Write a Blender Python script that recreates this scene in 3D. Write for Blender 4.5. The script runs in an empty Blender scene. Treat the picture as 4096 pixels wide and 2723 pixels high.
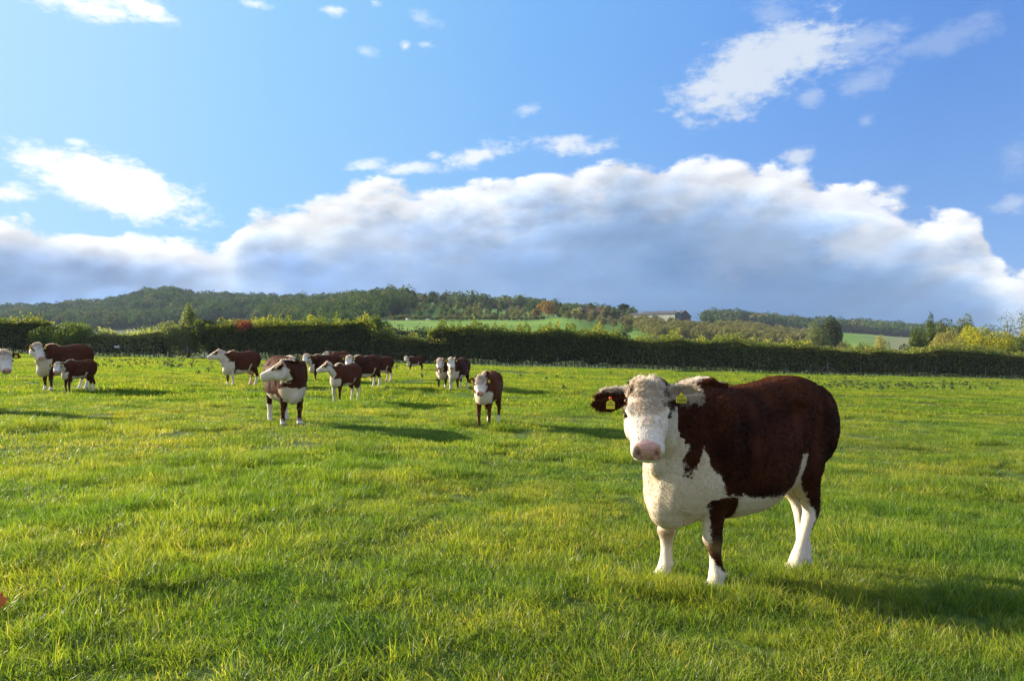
import bpy, math, random
import numpy as np
from mathutils import Vector, Matrix, Euler

# ---------------------------------------------------------------- camera, world, sun, exposure
SC = bpy.context.scene
COL = SC.collection
F = 3124.0            # focal length in pixels of the 4096 wide photograph
HY = 1410.0           # eye level row
CAMZ = 1.5
TILT = 0.026          # the field falls gently to the right
cam_d = bpy.data.cameras.new("camera"); cam = bpy.data.objects.new("camera", cam_d); COL.objects.link(cam)
cam_d.sensor_fit = 'HORIZONTAL'; cam_d.sensor_width = 23.6; cam_d.lens = 23.6*F/4096
cam_d.clip_start = 0.05; cam_d.clip_end = 20000
cam.location = (0, 0, CAMZ); cam.rotation_euler = (math.radians(90)+math.atan((HY-1361.5)/F), 0, 0)
SC.camera = cam

SUN_EL = math.radians(19.5); SUN_AZ = math.radians(-67.0)     # azimuth from +Y towards +X
w = bpy.data.worlds.new("World"); SC.world = w; w.use_nodes = True
wn = w.node_tree.nodes; wl = w.node_tree.links; wn.clear()

class NB:
    """tiny node helper"""
    def __init__(s, tree): s.n = tree.nodes; s.l = tree.links
    def put(s, sock, v):
        if isinstance(v, bpy.types.NodeSocket): s.l.new(v, sock)
        else:
            try: sock.default_value = v
            except Exception: sock.default_value = (v[0], v[1], v[2], 1.0)
    def math(s, op, a, b=0.0, c=None, clamp=False):
        n = s.n.new('ShaderNodeMath'); n.operation = op; n.use_clamp = clamp
        s.put(n.inputs[0], a); s.put(n.inputs[1], b)
        if c is not None: s.put(n.inputs[2], c)
        return n.outputs[0]
    def noise(s, vec, scale, detail=5.0, rough=0.55, dist=0.0):
        n = s.n.new('ShaderNodeTexNoise'); s.put(n.inputs['Vector'], vec)
        n.inputs['Scale'].default_value = scale; n.inputs['Detail'].default_value = detail
        n.inputs['Roughness'].default_value = rough; n.inputs['Distortion'].default_value = dist
        return n.outputs['Fac']
    def ramp(s, fac, stops, mode='LINEAR'):
        n = s.n.new('ShaderNodeValToRGB'); n.color_ramp.interpolation = mode; s.put(n.inputs[0], fac)
        e = n.color_ramp.elements
        while len(e) < len(stops): e.new(0.5)
        for i, (p, c) in enumerate(stops):
            e[i].position = p; e[i].color = (c, c, c, 1) if isinstance(c, (int, float)) else (c[0], c[1], c[2], 1)
        return n.outputs[0]
    def mix(s, fac, a, b, blend='MIX'):
        n = s.n.new('ShaderNodeMix'); n.data_type = 'RGBA'; n.blend_type = blend
        s.put(n.inputs[0], fac); s.put(n.inputs[6], a); s.put(n.inputs[7], b)
        return n.outputs[2]
    def sstep(s, v, a, b, lo=0.0, hi=1.0):
        n = s.n.new('ShaderNodeMapRange'); n.interpolation_type = 'SMOOTHSTEP'
        s.put(n.inputs[0], v); s.put(n.inputs[1], a); s.put(n.inputs[2], b); s.put(n.inputs[3], lo); s.put(n.inputs[4], hi)
        return n.outputs[0]
    def comb(s, x, y, z=0.0):
        n = s.n.new('ShaderNodeCombineXYZ'); s.put(n.inputs[0], x); s.put(n.inputs[1], y); s.put(n.inputs[2], z); return n.outputs[0]
    def curve(s, v, pts):
        n = s.n.new('ShaderNodeFloatCurve'); s.put(n.inputs['Value'], v)
        c = n.mapping.curves[0]
        while len(c.points) < len(pts): c.points.new(0.5, 0.5)
        for p, (x, y) in zip(c.points, pts): p.location = (x, y); p.handle_type = 'VECTOR'
        n.mapping.update(); return n.outputs[0]

def az_el(px, py):
    a = math.atan((px-2048)/F); return a, math.atan((HY-py)/F*math.cos(a))

SKY_STRENGTH = 0.125
def build_world():
    B = NB(w.node_tree)
    tc = wn.new('ShaderNodeTexCoord')
    sep = wn.new('ShaderNodeSeparateXYZ'); wl.new(tc.outputs['Generated'], sep.inputs[0])
    az = B.math('ARCTAN2', sep.outputs[0], sep.outputs[1])
    el = B.math('ARCSINE', sep.outputs[2])
    sky = wn.new('ShaderNodeTexSky'); sky.sky_type = 'NISHITA'; sky.sun_disc = False
    sky.sun_elevation = SUN_EL; sky.sun_rotation = SUN_AZ
    sky.air_density = 1.15; sky.dust_density = 0.25; sky.ozone_density = 2.2; sky.altitude = 50
    P = B.comb(az, el)
    # domain warped coordinates: clouds stretched sideways
    mp = wn.new('ShaderNodeMapping'); mp.inputs['Scale'].default_value = (1.0, 1.9, 1.0); wl.new(P, mp.inputs[0])
    PS = mp.outputs[0]
    n_big = B.noise(PS, 9.0, 8, 0.60)
    n_med = B.noise(PS, 26.0, 7, 0.62)
    n_soft = B.noise(PS, 5.0, 6, 0.55, 0.3)
    n_fin = B.noise(PS, 75.0, 5, 0.6)
    nz = B.math('ADD', B.math('ADD', B.math('MULTIPLY', n_big, 0.42), B.math('MULTIPLY', n_med, 0.38)), B.math('MULTIPLY', n_fin, 0.2))
    nzc = B.math('SUBTRACT', nz, 0.5)
    # ---- the long bank over the hills: its upper edge as a function of azimuth
    edge = [(-1700,700),(-700,820),(0,862),(110,868),(210,900),(400,915),(600,938),(820,950),(930,930),(985,850),(1080,812),(1300,765),(1460,712),(1800,700),(2100,678),
            (2400,622),(2500,600),(2620,618),(2760,607),(2950,600),(3090,625),(3180,672),(3260,700),(3400,760),(3600,800),(3720,820),(3850,860),(3930,915),(3985,1010),(4060,1105),(4300,1165),(5200,1190)]
    AZ0, AZ1, E1 = -0.9, 0.9, 0.35
    pts = []
    for x, y in edge:
        a, e = az_el(x, y); pts.append(((a-AZ0)/(AZ1-AZ0), e/E1))
    azn = B.math('DIVIDE', B.math('SUBTRACT', az, AZ0), AZ1-AZ0)
    top = B.math('MULTIPLY', B.curve(azn, pts), E1)
    dep = B.math('SUBTRACT', top, el)                                  # depth below the cloud top (radians)
    # rounded billows: smooth cells at two sizes, warped by the noise
    wa = wn.new('ShaderNodeVectorMath'); wa.operation = 'ADD'; wl.new(PS, wa.inputs[0]); wl.new(B.comb(B.math('MULTIPLY', nzc, 0.05), B.math('MULTIPLY', nzc, 0.05)), wa.inputs[1])
    def cells(sc, off=None):
        v = wn.new('ShaderNodeTexVoronoi'); v.feature = 'SMOOTH_F1'; v.inputs['Smoothness'].default_value = .35; v.inputs['Scale'].default_value = sc
        if off is None: wl.new(wa.outputs[0], v.inputs['Vector'])
        else:
            q = wn.new('ShaderNodeVectorMath'); q.operation = 'ADD'; wl.new(wa.outputs[0], q.inputs[0]); q.inputs[1].default_value = off; wl.new(q.outputs[0], v.inputs['Vector'])
        return v.outputs['Distance']
    c1, c2 = cells(11.), cells(27.)
    off = (-.012, .018, 0)
    rel = B.math('ADD', B.math('SUBTRACT', cells(11., off), c1), B.math('MULTIPLY', B.math('SUBTRACT', cells(27., off), c2), .55))
    bil = B.math('ADD', B.math('MULTIPLY', B.math('SUBTRACT', .45, c1), .040), B.math('MULTIPLY', B.math('SUBTRACT', .45, c2), .018))
    amp = B.math('ADD', B.math('MULTIPLY', nzc, 0.075), bil)
    depn = B.math('ADD', dep, amp)
    bank = B.sstep(depn, -0.004, 0.009)
    # ---- separate clouds: (px, py, half length, half height, tilt deg, opacity)
    blobs = [(460,750,370,82,-14,1.0),(30,765,110,34,6,1.0),(300,10,230,42,-4,.9),(560,15,140,30,-14,.9),(215,655,170,18,-6,.75),
             (3060,262,350,110,17,1.0),(3420,175,260,55,10,.45),(3450,330,120,38,8,.35),(3250,382,70,30,5,.42),(3800,140,240,45,12,.25),
             (2270,575,150,38,2,1.0),(1930,615,150,34,12,.95),(1640,665,120,26,8,.8),(1470,655,80,18,12,.7),(1740,620,45,20,12,.8),
             (3185,628,60,26,4,.9),(3590,765,55,26,15,.8),(1620,178,28,16,10,.85),(1705,172,38,12,0,.8),(1690,70,60,25,-20,.35),(2110,435,60,22,10,.55),
             (1330,30,50,16,0,.7),(1460,200,55,18,0,.35),(900,1050,110,14,2,.9),(405,1010,50,8,2,.8),(290,565,50,12,0,.6),(3120,45,120,40,0,.35),(4080,620,90,60,10,.3),
             (3470,480,30,20,0,.3),(4060,810,70,30,0,.5),(1010,10,60,20,0,.7),(1500,8,40,16,0,.6)]
    small = None; op = None
    for (x, y, a, b, t, o) in blobs:
        ca, ce = az_el(x, y); sc = math.cos(ca)**2
        m = wn.new('ShaderNodeMapping'); m.vector_type = 'TEXTURE'
        m.inputs['Location'].default_value = (ca, ce, 0); m.inputs['Rotation'].default_value = (0, 0, math.radians(t))
        m.inputs['Scale'].default_value = (a/F*sc*1.25, b/F*1.35, 1); wl.new(P, m.inputs[0])
        ln = wn.new('ShaderNodeVectorMath'); ln.operation = 'LENGTH'; wl.new(m.outputs[0], ln.inputs[0])
        v = B.math('SUBTRACT', 1.0, ln.outputs['Value'])
        d = B.math('MULTIPLY', B.sstep(B.math('ADD', v, B.math('MULTIPLY', nzc, 3.6 if a > 300 and o == 1.0 else 5.2)), -0.05, .62 if a > 300 and o == 1.0 else 1.0), o)
        small = d if small is None else B.math('MAXIMUM', small, d)
    # ---- tones
    n_sh = B.noise(PS, 8.0, 8, 0.62, 0.2)
    wv = B.math('DIVIDE', B.math('ADD', depn, B.math('MULTIPLY', B.math('SUBTRACT', n_sh, 0.5), 0.15)), 0.25)
    shade_r = B.ramp(wv, [(0.0, (.86,.89,.96)), (0.07, (.80,.85,.95)), (0.18, (.50,.63,.84)), (0.30, (.29,.45,.73)), (0.58, (.17,.33,.62)), (0.90, (.11,.25,.52))])
    shade_l = B.ramp(wv, [(0.0, (1.2,1.2,1.2)), (0.10, (1.02,1.04,1.06)), (0.20, (.70,.80,.96)), (0.42, (.38,.54,.86)), (0.75, (.28,.46,.82)), (1.0, (.29,.49,.84))])
    side = B.sstep(az, -0.50, 0.25)
    shade2 = B.mix(side, shade_l, shade_r)
    # the far left of the bank turns its shaded flank to us
    fl = B.math('MULTIPLY', B.sstep(az, -0.24, -0.52), B.sstep(dep, 0.010, 0.045))
    shade2 = B.mix(B.math('MULTIPLY', fl, 0.92), shade2, B.mix(B.sstep(n_big, .35, .65), (.22,.37,.68), (.34,.50,.80)))
    rt = B.math('MULTIPLY', B.sstep(az, 0.02, 0.38), B.sstep(dep, 0.05, 0.13))
    shade2 = B.mix(rt, shade2, B.mix(1.0, shade2, (.58,.71,.80), 'MULTIPLY'))
    lf = B.math('MULTIPLY', B.sstep(az, -0.05, -0.40), B.sstep(dep, 0.02, 0.09))
    shade2 = B.mix(lf, shade2, B.mix(1.0, shade2, (.70,.82,.92), 'MULTIPLY'))
    streak = B.ramp(n_soft, [(0.36, 0.90), (0.64, 1.14)])
    shade2 = B.mix(1.0, shade2, streak, 'MULTIPLY')
    shade2 = B.mix(B.sstep(dep, .16, .03, .18, .9), shade2, B.mix(1.0, shade2, B.ramp(B.math('ADD', B.math('MULTIPLY', rel, 1.1), .5), [(0.2, .80), (0.5, 1.0), (0.8, 1.25)]), 'MULTIPLY'))
    # cumulus heads standing in the bank on the right
    heads = [(3480,960,250,130,0.75),(3000,980,330,200,0.30),(3470,905,70,45,1.0),(3760,900,230,90,0.1),(2750,760,280,90,0.35),(3030,720,150,60,0.9),(3400,800,160,70,.6),(1500,960,300,60,.35)]
    for (x, y, a, b, o) in heads:
        ca, ce = az_el(x, y); sc = math.cos(ca)**2
        m = wn.new('ShaderNodeMapping'); m.vector_type = 'TEXTURE'
        m.inputs['Location'].default_value = (ca, ce, 0); m.inputs['Scale'].default_value = (a/F*sc, b/F, 1); wl.new(P, m.inputs[0])
        ln = wn.new('ShaderNodeVectorMath'); ln.operation = 'LENGTH'; wl.new(m.outputs[0], ln.inputs[0])
        v = B.math('ADD', B.math('SUBTRACT', 1.0, ln.outputs['Value']), B.math('MULTIPLY', nzc, 2.2))
        f = B.math('MULTIPLY', B.sstep(v, 0.0, 0.8), o)
        shade2 = B.mix(B.math('MULTIPLY', f, 0.55), shade2, (0.92, 0.94, 0.98))
    small_c = B.mix(B.sstep(az, -0.5, 0.35), (1.25, 1.25, 1.25), (0.70, 0.79, 0.93))
    skyn = B.mix(1.0, sky.outputs[0], (SKY_STRENGTH,)*3, 'MULTIPLY')
    dt = wn.new('ShaderNodeVectorMath'); dt.operation = 'DOT_PRODUCT'; wl.new(tc.outputs['Generated'], dt.inputs[0])
    dt.inputs[1].default_value = (math.sin(SUN_AZ)*math.cos(SUN_EL), math.cos(SUN_AZ)*math.cos(SUN_EL), math.sin(SUN_EL))
    clear = B.ramp(dt.outputs['Value'], [(0.0, (.10,.29,.80)), (0.15, (.13,.355,.90)), (0.45, (.205,.51,1.02)), (0.68, (.32,.68,1.06)), (0.92, (.58,.88,1.08)), (1.0, (1.1,1.2,1.25))])
    low = B.sstep(el, 0.42, 0.06)
    clear = B.mix(B.math('MULTIPLY', low, 0.30), clear, (.34,.65,1.02))
    skyc = B.mix(0.88, skyn, clear)
    c = B.mix(small, skyc, small_c)
    c = B.mix(bank, c, shade2)
    # unseen broken white cloud added over the sky behind the viewer, for whiter fill
    back = B.math('MULTIPLY', B.sstep(sep.outputs[1], 0.15, -0.25), B.sstep(B.math('ADD', n_soft, B.math('MULTIPLY', nzc, .6)), 0.44, 0.58))
    c = B.mix(back, c, (.98,.95,.90))
    bg = wn.new('ShaderNodeBackground'); out = wn.new('ShaderNodeOutputWorld')
    wl.new(c, bg.inputs[0]); bg.inputs[1].default_value = WORLD_GAIN
    wl.new(bg.outputs[0], out.inputs[0])
WORLD_GAIN = 0.40
w.cycles.sampling_method = 'MANUAL'; w.cycles.sample_map_resolution = 512
build_world()

sun_d = bpy.data.lights.new("sun", 'SUN'); sun = bpy.data.objects.new("sun", sun_d); COL.objects.link(sun)
sun_d.energy = 5.0; sun_d.angle = math.radians(0.55); sun_d.color = (1.0, 0.90, 0.72)
sdir = Vector((math.sin(SUN_AZ)*math.cos(SUN_EL), math.cos(SUN_AZ)*math.cos(SUN_EL), math.sin(SUN_EL)))
sun.rotation_euler = sdir.to_track_quat('Z', 'Y').to_euler(); sun.location = sdir*60
SC.view_settings.view_transform = 'Standard'; SC.view_settings.look = 'None'
SC.view_settings.exposure = 1.3; SC.view_settings.gamma = 1.0; SC.view_settings.use_curve_mapping = False
try:
    SC.cycles.max_bounces = 8; SC.cycles.transmission_bounces = 4; SC.cycles.diffuse_bounces = 3; SC.cycles.volume_bounces = 0
    SC.cycles.transparent_max_bounces = 6; SC.cycles.use_denoising = True
except Exception: pass
# ---------------------------------------------------------------- helpers
rng = np.random.default_rng(7)
def tag(o, label=None, cat=None, group=None, kind=None):
    if label: o["label"] = label
    if cat: o["category"] = cat
    if group: o["group"] = group
    if kind: o["kind"] = kind
    return o
def empty(name, loc=(0,0,0), rz=0.0):
    o = bpy.data.objects.new(name, None); COL.objects.link(o); o.location = loc; o.rotation_euler = (0,0,rz)
    o.empty_display_size = 0.3; return o
def mesh_np(name, V, faces, attrs=None, smooth=False):
    """faces: list of int arrays (n,k)"""
    me = bpy.data.meshes.new(name); V = np.asarray(V, np.float32)
    faces = [np.asarray(f, np.int32) for f in faces if len(f)]
    me.vertices.add(len(V)); me.vertices.foreach_set('co', V.ravel())
    nl = sum(f.size for f in faces); npol = sum(len(f) for f in faces)
    me.loops.add(nl); me.loops.foreach_set('vertex_index', np.concatenate([f.ravel() for f in faces]))
    me.polygons.add(npol)
    tot = np.concatenate([np.full(len(f), f.shape[1], np.int32) for f in faces])
    st = np.concatenate([[0], np.cumsum(tot)[:-1]]).astype(np.int32)
    me.polygons.foreach_set('loop_start', st); me.polygons.foreach_set('loop_total', tot)
    if smooth: me.polygons.foreach_set('use_smooth', np.ones(npol, bool))
    for an, arr in (attrs or {}).items():
        a = me.attributes.new(an, 'FLOAT', 'POINT'); a.data.foreach_set('value', np.asarray(arr, np.float32))
    me.update(calc_edges=True); me.validate(); return me
def obj(name, me, mats, parent=None, loc=None):
    o = bpy.data.objects.new(name, me); COL.objects.link(o)
    for m in (mats if isinstance(mats, (list, tuple)) else [mats]):
        if m.name not in [x.name for x in me.materials if x]: me.materials.append(m)
    if parent: o.parent = parent
    if loc is not None: o.location = loc
    return o
def hash3(ix, iy, iz, seed):
    h = (ix*374761393 + iy*668265263 + iz*2147483647 + seed*1274126177) & 0xffffffff
    h = ((h ^ (h >> 13))*1274126177) & 0xffffffff
    h = h ^ (h >> 16)
    return (h & 0xffff)/65535.0
def vnoise(P, scale=1.0, seed=0, octv=1):
    P = np.asarray(P, float)
    if P.ndim == 1: P = P[None]
    if P.shape[1] == 2: P = np.c_[P, np.zeros(len(P))]
    tot = np.zeros(len(P)); a = 1.0; s = 0.0
    for o in range(octv):
        Q = P*scale*(2**o) + 17.3*o; I = np.floor(Q).astype(np.int64); f = Q-I; f = f*f*(3-2*f); r = 0
        for dx in (0,1):
            wx = f[:,0] if dx else 1-f[:,0]
            for dy in (0,1):
                wy = f[:,1] if dy else 1-f[:,1]
                for dz in (0,1):
                    wz = f[:,2] if dz else 1-f[:,2]
                    r = r + wx*wy*wz*hash3(I[:,0]+dx, I[:,1]+dy, I[:,2]+dz, seed+o)
        tot += a*r; s += a; a *= 0.5
    return tot/s*2-1
def sm(x, a, b):
    t = np.clip((x-a)/(b-a), 0, 1); return t*t*(3-2*t)
def mat_new(name):
    m = bpy.data.materials.new(name); m.use_nodes = True; m.node_tree.nodes.clear()
    out = m.node_tree.nodes.new('ShaderNodeOutputMaterial'); return m, NB(m.node_tree), out
def bsdf(B, base, rough=0.7, spec=0.3, normal=None):
    n = B.n.new('ShaderNodeBsdfPrincipled'); B.put(n.inputs['Base Color'], base); B.put(n.inputs['Roughness'], rough)
    n.inputs['Specular IOR Level'].default_value = spec
    if normal is not None: B.l.new(normal, n.inputs['Normal'])
    return n
def attr(B, name, typ='GEOMETRY'):
    n = B.n.new('ShaderNodeAttribute'); n.attribute_name = name; n.attribute_type = typ; return n
def simple(name, col, rough=0.7, spec=0.3, nscale=0.0, namt=0.25):
    m, B, out = mat_new(name)
    c = col
    if nscale:
        tc = B.n.new('ShaderNodeTexCoord'); f = B.noise(tc.outputs['Object'], nscale, 5)
        c = B.mix(f, tuple(x*(1-namt*1.6) for x in col), tuple(min(1, x*(1+namt*1.6)) for x in col))
    n = bsdf(B, c, rough, spec); B.l.new(n.outputs[0], out.inputs[0]); return m
def leaf_mat(name, c1, c2, c3=None, trans=0.45, gloss=0.25, pos3=0.9, rough=.6):
    """colour runs c1..c2 by the per-leaf tint attribute, c3 for the last few leaves"""
    m, B, out = mat_new(name)
    t = attr(B, 'tint').outputs['Fac']
    stops = [(0.0, c1), (pos3-0.05, c2)] + ([(pos3+0.04, c3)] if c3 else [])
    c = B.ramp(t, stops)
    oi = B.n.new('ShaderNodeObjectInfo')
    c = B.mix(1.0, c, B.ramp(oi.outputs['Random'], [(0.0, .85), (1.0, 1.15)]), 'MULTIPLY')
    p = bsdf(B, c, rough, gloss)
    tr = B.n.new('ShaderNodeBsdfTranslucent'); B.l.new(B.mix(1.0, c, (1.35, 1.45, 0.55), 'MULTIPLY'), tr.inputs[0])
    mx = B.n.new('ShaderNodeMixShader'); mx.inputs[0].default_value = trans
    B.l.new(p.outputs[0], mx.inputs[1]); B.l.new(tr.outputs[0], mx.inputs[2]); B.l.new(mx.outputs[0], out.inputs[0]); return m

# ---------------------------------------------------------------- terrain
TPX = np.array([-1600,-600,0,400,800,1200,1550,1700,1850,2100,2250,2500,2900,3300,3700,4096,5000,6000], float)
def row(*v): return np.array(v, float)
plane_row = lambda off: 1410+TILT*(TPX-2048)+off
TROWS = [(88., plane_row(4686/88.)), (100., plane_row(50)), (130., plane_row(48)), (175., plane_row(34)),
 #          -1600 -600    0  400  800 1200 1550 1700 1850 2100 2250 2500 2900 3300 3700 4096 5000 6000
 (215., row(1425,1425,1425,1420,1415,1405,1352,1350,1350,1358,1365,1375,1385,1400,1420,1430,1440,1440)),
 (270., row(1420,1420,1420,1410,1400,1380,1318,1318,1318,1325,1332,1352,1372,1395,1412,1420,1430,1430)),
 (330., row(1415,1415,1410,1400,1390,1350,1292,1291,1290,1290,1287,1325,1350,1378,1396,1405,1420,1425)),
 (370., row(1412,1412,1405,1395,1380,1335,1283,1283,1284,1286,1274,1305,1335,1365,1385,1400,1415,1420)),
 (430., row(1410,1405,1398,1385,1368,1318,1262,1262,1266,1274,1272,1288,1312,1350,1372,1392,1410,1415)),
 (500., row(1405,1400,1390,1372,1350,1298,1228,1212,1232,1250,1262,1275,1300,1338,1360,1380,1400,1410)),
 (560., row(1400,1390,1375,1355,1330,1275,1212,1204,1225,1240,1257,1276,1298,1334,1354,1372,1395,1405)),
 (700., row(1380,1355,1330,1300,1275,1248,1215,1222,1232,1240,1262,1280,1296,1331,1352,1370,1390,1400)),
 (820., row(1350,1320,1300,1272,1252,1240,1215,1228,1240,1245,1268,1285,1294,1322,1345,1365,1385,1395)),
 (1000., row(1320,1290,1262,1235,1205,1224,1212,1230,1245,1250,1270,1288,1284,1312,1335,1350,1375,1390)),
 (1150., row(1330,1300,1270,1250,1225,1232,1222,1240,1255,1265,1275,1292,1290,1312,1335,1350,1375,1390)),
 (1500., row(1360,1350,1340,1330,1320,1310,1300,1300,1310,1320,1330,1340,1340,1350,1370,1380,1390,1400)),
 (2500., plane_row(0)*0+1395)]
# the wooded knoll (px 600) needs its own column
def add_col(px, vals):
    global TPX, TROWS
    k = int(np.searchsorted(TPX, px)); old = TPX
    TPX = np.insert(TPX, k, px); new = []
    for (d, r) in TROWS:
        base = float(np.interp(px, old, r)); new.append((d, np.insert(r, k, base+vals.get(d, 0))))
    TROWS = new
add_col(500, {820.:-18, 1000.:-12}); add_col(610, {820.:-34, 1000.:-22, 1150.:-20}); add_col(700, {820.:-30, 1000.:-6}); add_col(735, {820.:-2, 1000.:12})
TD = np.array([d for d, _ in TROWS]); TY = np.array([r for _, r in TROWS])
TZ = CAMZ + (HY-TY)/F*TD[:, None]
def tz(x, y):
    x = np.atleast_1d(np.asarray(x, float)); y = np.atleast_1d(np.asarray(y, float))
    x, y = np.broadcast_arrays(x, y); P = np.stack([x, y], -1).reshape(-1, 2)
    xx, yy = P[:,0], P[:,1]
    near = -TILT*xx
    amp = 0.022 + 0.05*sm(yy, 15, 60)
    near = near + amp*vnoise(P, 0.23, 3)*sm(yy, 2, 8) + 0.07*vnoise(P, 0.06, 5)*sm(yy, 10, 40) + 0.042*vnoise(P, 0.85, 13, 2)*sm(yy, 1.5, 3)*(1-sm(yy, 28, 40))
    px = 2048+F*xx/np.maximum(yy, 60.0)
    d = np.clip(yy, 88, 2500)
    ti = np.clip(np.searchsorted(TD, d, side='right')-1, 0, len(TD)-2)
    ft = (d-TD[ti])/(TD[ti+1]-TD[ti])
    p = np.clip(px, TPX[0], TPX[-1])
    ci = np.clip(np.searchsorted(TPX, p, side='right')-1, 0, len(TPX)-2)
    fc = (p-TPX[ci])/(TPX[ci+1]-TPX[ci]); fc = fc*fc*(3-2*fc)
    z = (TZ[ti,ci]*(1-fc)+TZ[ti,ci+1]*fc)*(1-ft) + (TZ[ti+1,ci]*(1-fc)+TZ[ti+1,ci+1]*fc)*ft
    z = z + 0.5*vnoise(P, 0.03, 9)*sm(yy, 180, 260)
    b = sm(yy, 84, 90)
    return (near*(1-b)+z*b).reshape(x.shape)
def tz1(x, y): return float(tz(x, y)[0])
def at(px, D):
    x = (px-2048)/F*D; return x, D, tz1(x, D)
def foot(px, py):
    """the point of the near field that is seen at this pixel of the photograph"""
    d = 20.0
    for _ in range(60):
        x = (px-2048)/F*d; d = 0.5*d+0.5*(CAMZ-tz1(x, d))*F/(py-HY)
    return (px-2048)/F*d, d
def build_ground():
    ys = np.concatenate([np.arange(-90, -6, 6.), np.arange(-6, 1, 0.5), np.arange(1, 22, .3), np.arange(22, 40, .5), np.arange(40, 92, 1.0), np.arange(92, 200, 3.), np.arange(200, 620, 6.), np.arange(620, 1250, 12.), [1300,1400,1500,1600]])
    u = np.linspace(-1.7, 1.7, 561); u = np.sign(u)*np.abs(u)**1.6*(1.7/1.7**1.6)
    X = u[None,:]*np.maximum(ys, 60.)[:,None]; Y = np.repeat(ys[:,None], len(u), 1)
    Z = tz(X.ravel(), Y.ravel()); V = np.stack([X.ravel(), Y.ravel(), Z], 1)
    nr, nc = len(ys), len(u); i = np.arange(nr*nc).reshape(nr, nc)
    Fq = np.stack([i[:-1,:-1], i[:-1,1:], i[1:,1:], i[1:,:-1]], -1).reshape(-1, 4)
    px = 2048+F*X.ravel()/np.maximum(Y.ravel(), 60)
    yv = Y.ravel()
    near = 1-sm(yv, 86, 90)
    fld = sm(px, 1440, 1520)*(1-sm(px, 2560, 2640))*sm(yv, 190, 230)*(1-sm(yv, 372, 380)) + 0.85*sm(px, 1500, 1750)*(1-sm(px, 2950, 3150))*sm(yv, 372, 380)*(1-sm(yv, 500, 560))
    rf = sm(px, 3290, 3330)*(1-sm(px, 3800, 3900))*sm(yv, 250, 300)*(1-sm(yv, 712, 724))
    wood = (1-np.clip(near+fld+rf, 0, 1))*sm(yv, 88, 100)
    me = mesh_np('ground', V, [Fq], {'near': near, 'wood': wood, 'plough': rf*sm(px, 3380, 3660)}, smooth=True)
    m, B, out = mat_new('field_ground')
    tc = B.n.new('ShaderNodeTexCoord'); O = tc.outputs['Object']
    n1 = B.noise(O, 0.35, 5); n2 = B.noise(O, 3.0, 6, 0.65); n3 = B.noise(O, 14.0, 4, 0.7)
    turf = B.mix(B.sstep(n2, 0.35, 0.68), (.055,.085,.012), (.105,.15,.018))
    turf = B.mix(B.sstep(n3, 0.55, 0.75), turf, (.035,.045,.010))
    nF = B.noise(O, 0.05, 6, 0.6)
    far = B.mix(B.sstep(nF, 0.35, 0.65), (.10,.20,.018), (.17,.27,.03))
    far = B.mix(attr(B,'plough').outputs['Fac'], far, (.20,.19,.085))
    c = B.mix(attr(B,'near').outputs['Fac'], far, turf)
    c = B.mix(attr(B,'wood').outputs['Fac'], c, B.mix(nF, (.035,.055,.015), (.06,.085,.02)))
    bp = B.n.new('ShaderNodeBump'); bp.inputs['Strength'].default_value = 0.9; bp.inputs['Distance'].default_value = 0.08
    B.l.new(n2, bp.inputs['Height'])
    p = bsdf(B, c, 0.9, 0.15, bp.outputs[0]); B.l.new(p.outputs[0], out.inputs[0])
    g = obj('ground', me, m); tag(g, kind='structure')
build_ground()

# ---------------------------------------------------------------- foliage
def leaf_arrays(C, N, size, r, aspect=0.55, jitter=0.9):
    """one folded rhombus per centre; N = preferred normal"""
    n = len(C)
    nn = N + r.normal(0, jitter, (n, 3)); nn /= np.linalg.norm(nn, axis=1)[:,None]+1e-9
    t = r.normal(0, 1, (n, 3)); t -= nn*np.sum(t*nn, 1)[:,None]; t /= np.linalg.norm(t, axis=1)[:,None]+1e-9
    b = np.cross(nn, t); s = (np.asarray(size)*np.ones(n)*r.uniform(0.65, 1.35, n))[:,None]
    V = np.stack([C-t*s*.5, C+b*s*.5*aspect+nn*s*.08, C+t*s*.5, C-b*s*.5*aspect+nn*s*.08], 1).reshape(-1, 3)
    return V, np.arange(n*4).reshape(n, 4)
def tube_arrays(pts, rad, k=7):
    pts = np.asarray(pts, float); n = len(pts); V = []
    for i in range(n):
        t = pts[min(i+1, n-1)]-pts[max(i-1, 0)]; t /= np.linalg.norm(t)+1e-9
        a = np.cross(t, [0.31, 0.95, 0.05]); a /= np.linalg.norm(a)+1e-9; b = np.cross(t, a)
        an = np.arange(k)/k*2*np.pi
        V.append(pts[i]+rad[i]*(np.cos(an)[:,None]*a+np.sin(an)[:,None]*b))
    V = np.concatenate(V); Fq = []
    for i in range(n-1):
        for j in range(k): Fq.append([i*k+j, i*k+(j+1)%k, (i+1)*k+(j+1)%k, (i+1)*k+j])
    return V, np.array(Fq)
def join(parts):
    V = []; Fs = []; o = 0
    for v, f in parts: V.append(v); Fs.append(f+o); o += len(v)
    return np.concatenate(V), np.concatenate(Fs)
def crown_points(r, n, lobes, flat=1.0, inner=0.25):
    """points and outward normals over overlapping lobes [(c, radii)]"""
    w_ = np.array([np.prod(l[1])**(2/3.) for l in lobes]); idx = r.choice(len(lobes), n, p=w_/w_.sum())
    c = np.array([l[0] for l in lobes])[idx]; R = np.array([l[1] for l in lobes])[idx]
    d = r.normal(0, 1, (n, 3)); d /= np.linalg.norm(d, axis=1)[:,None]
    rad = 1-np.abs(r.normal(0, 0.14, n)); ins = r.random(n) < inner; rad[ins] = r.random(ins.sum())**0.5
    lump = 1+0.22*vnoise(c*0.7+d*R*0.9, 1.3/max(0.4, float(np.mean(R))), 11, 2)
    P = c+d*R*(rad*lump)[:,None]
    return P, d
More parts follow.
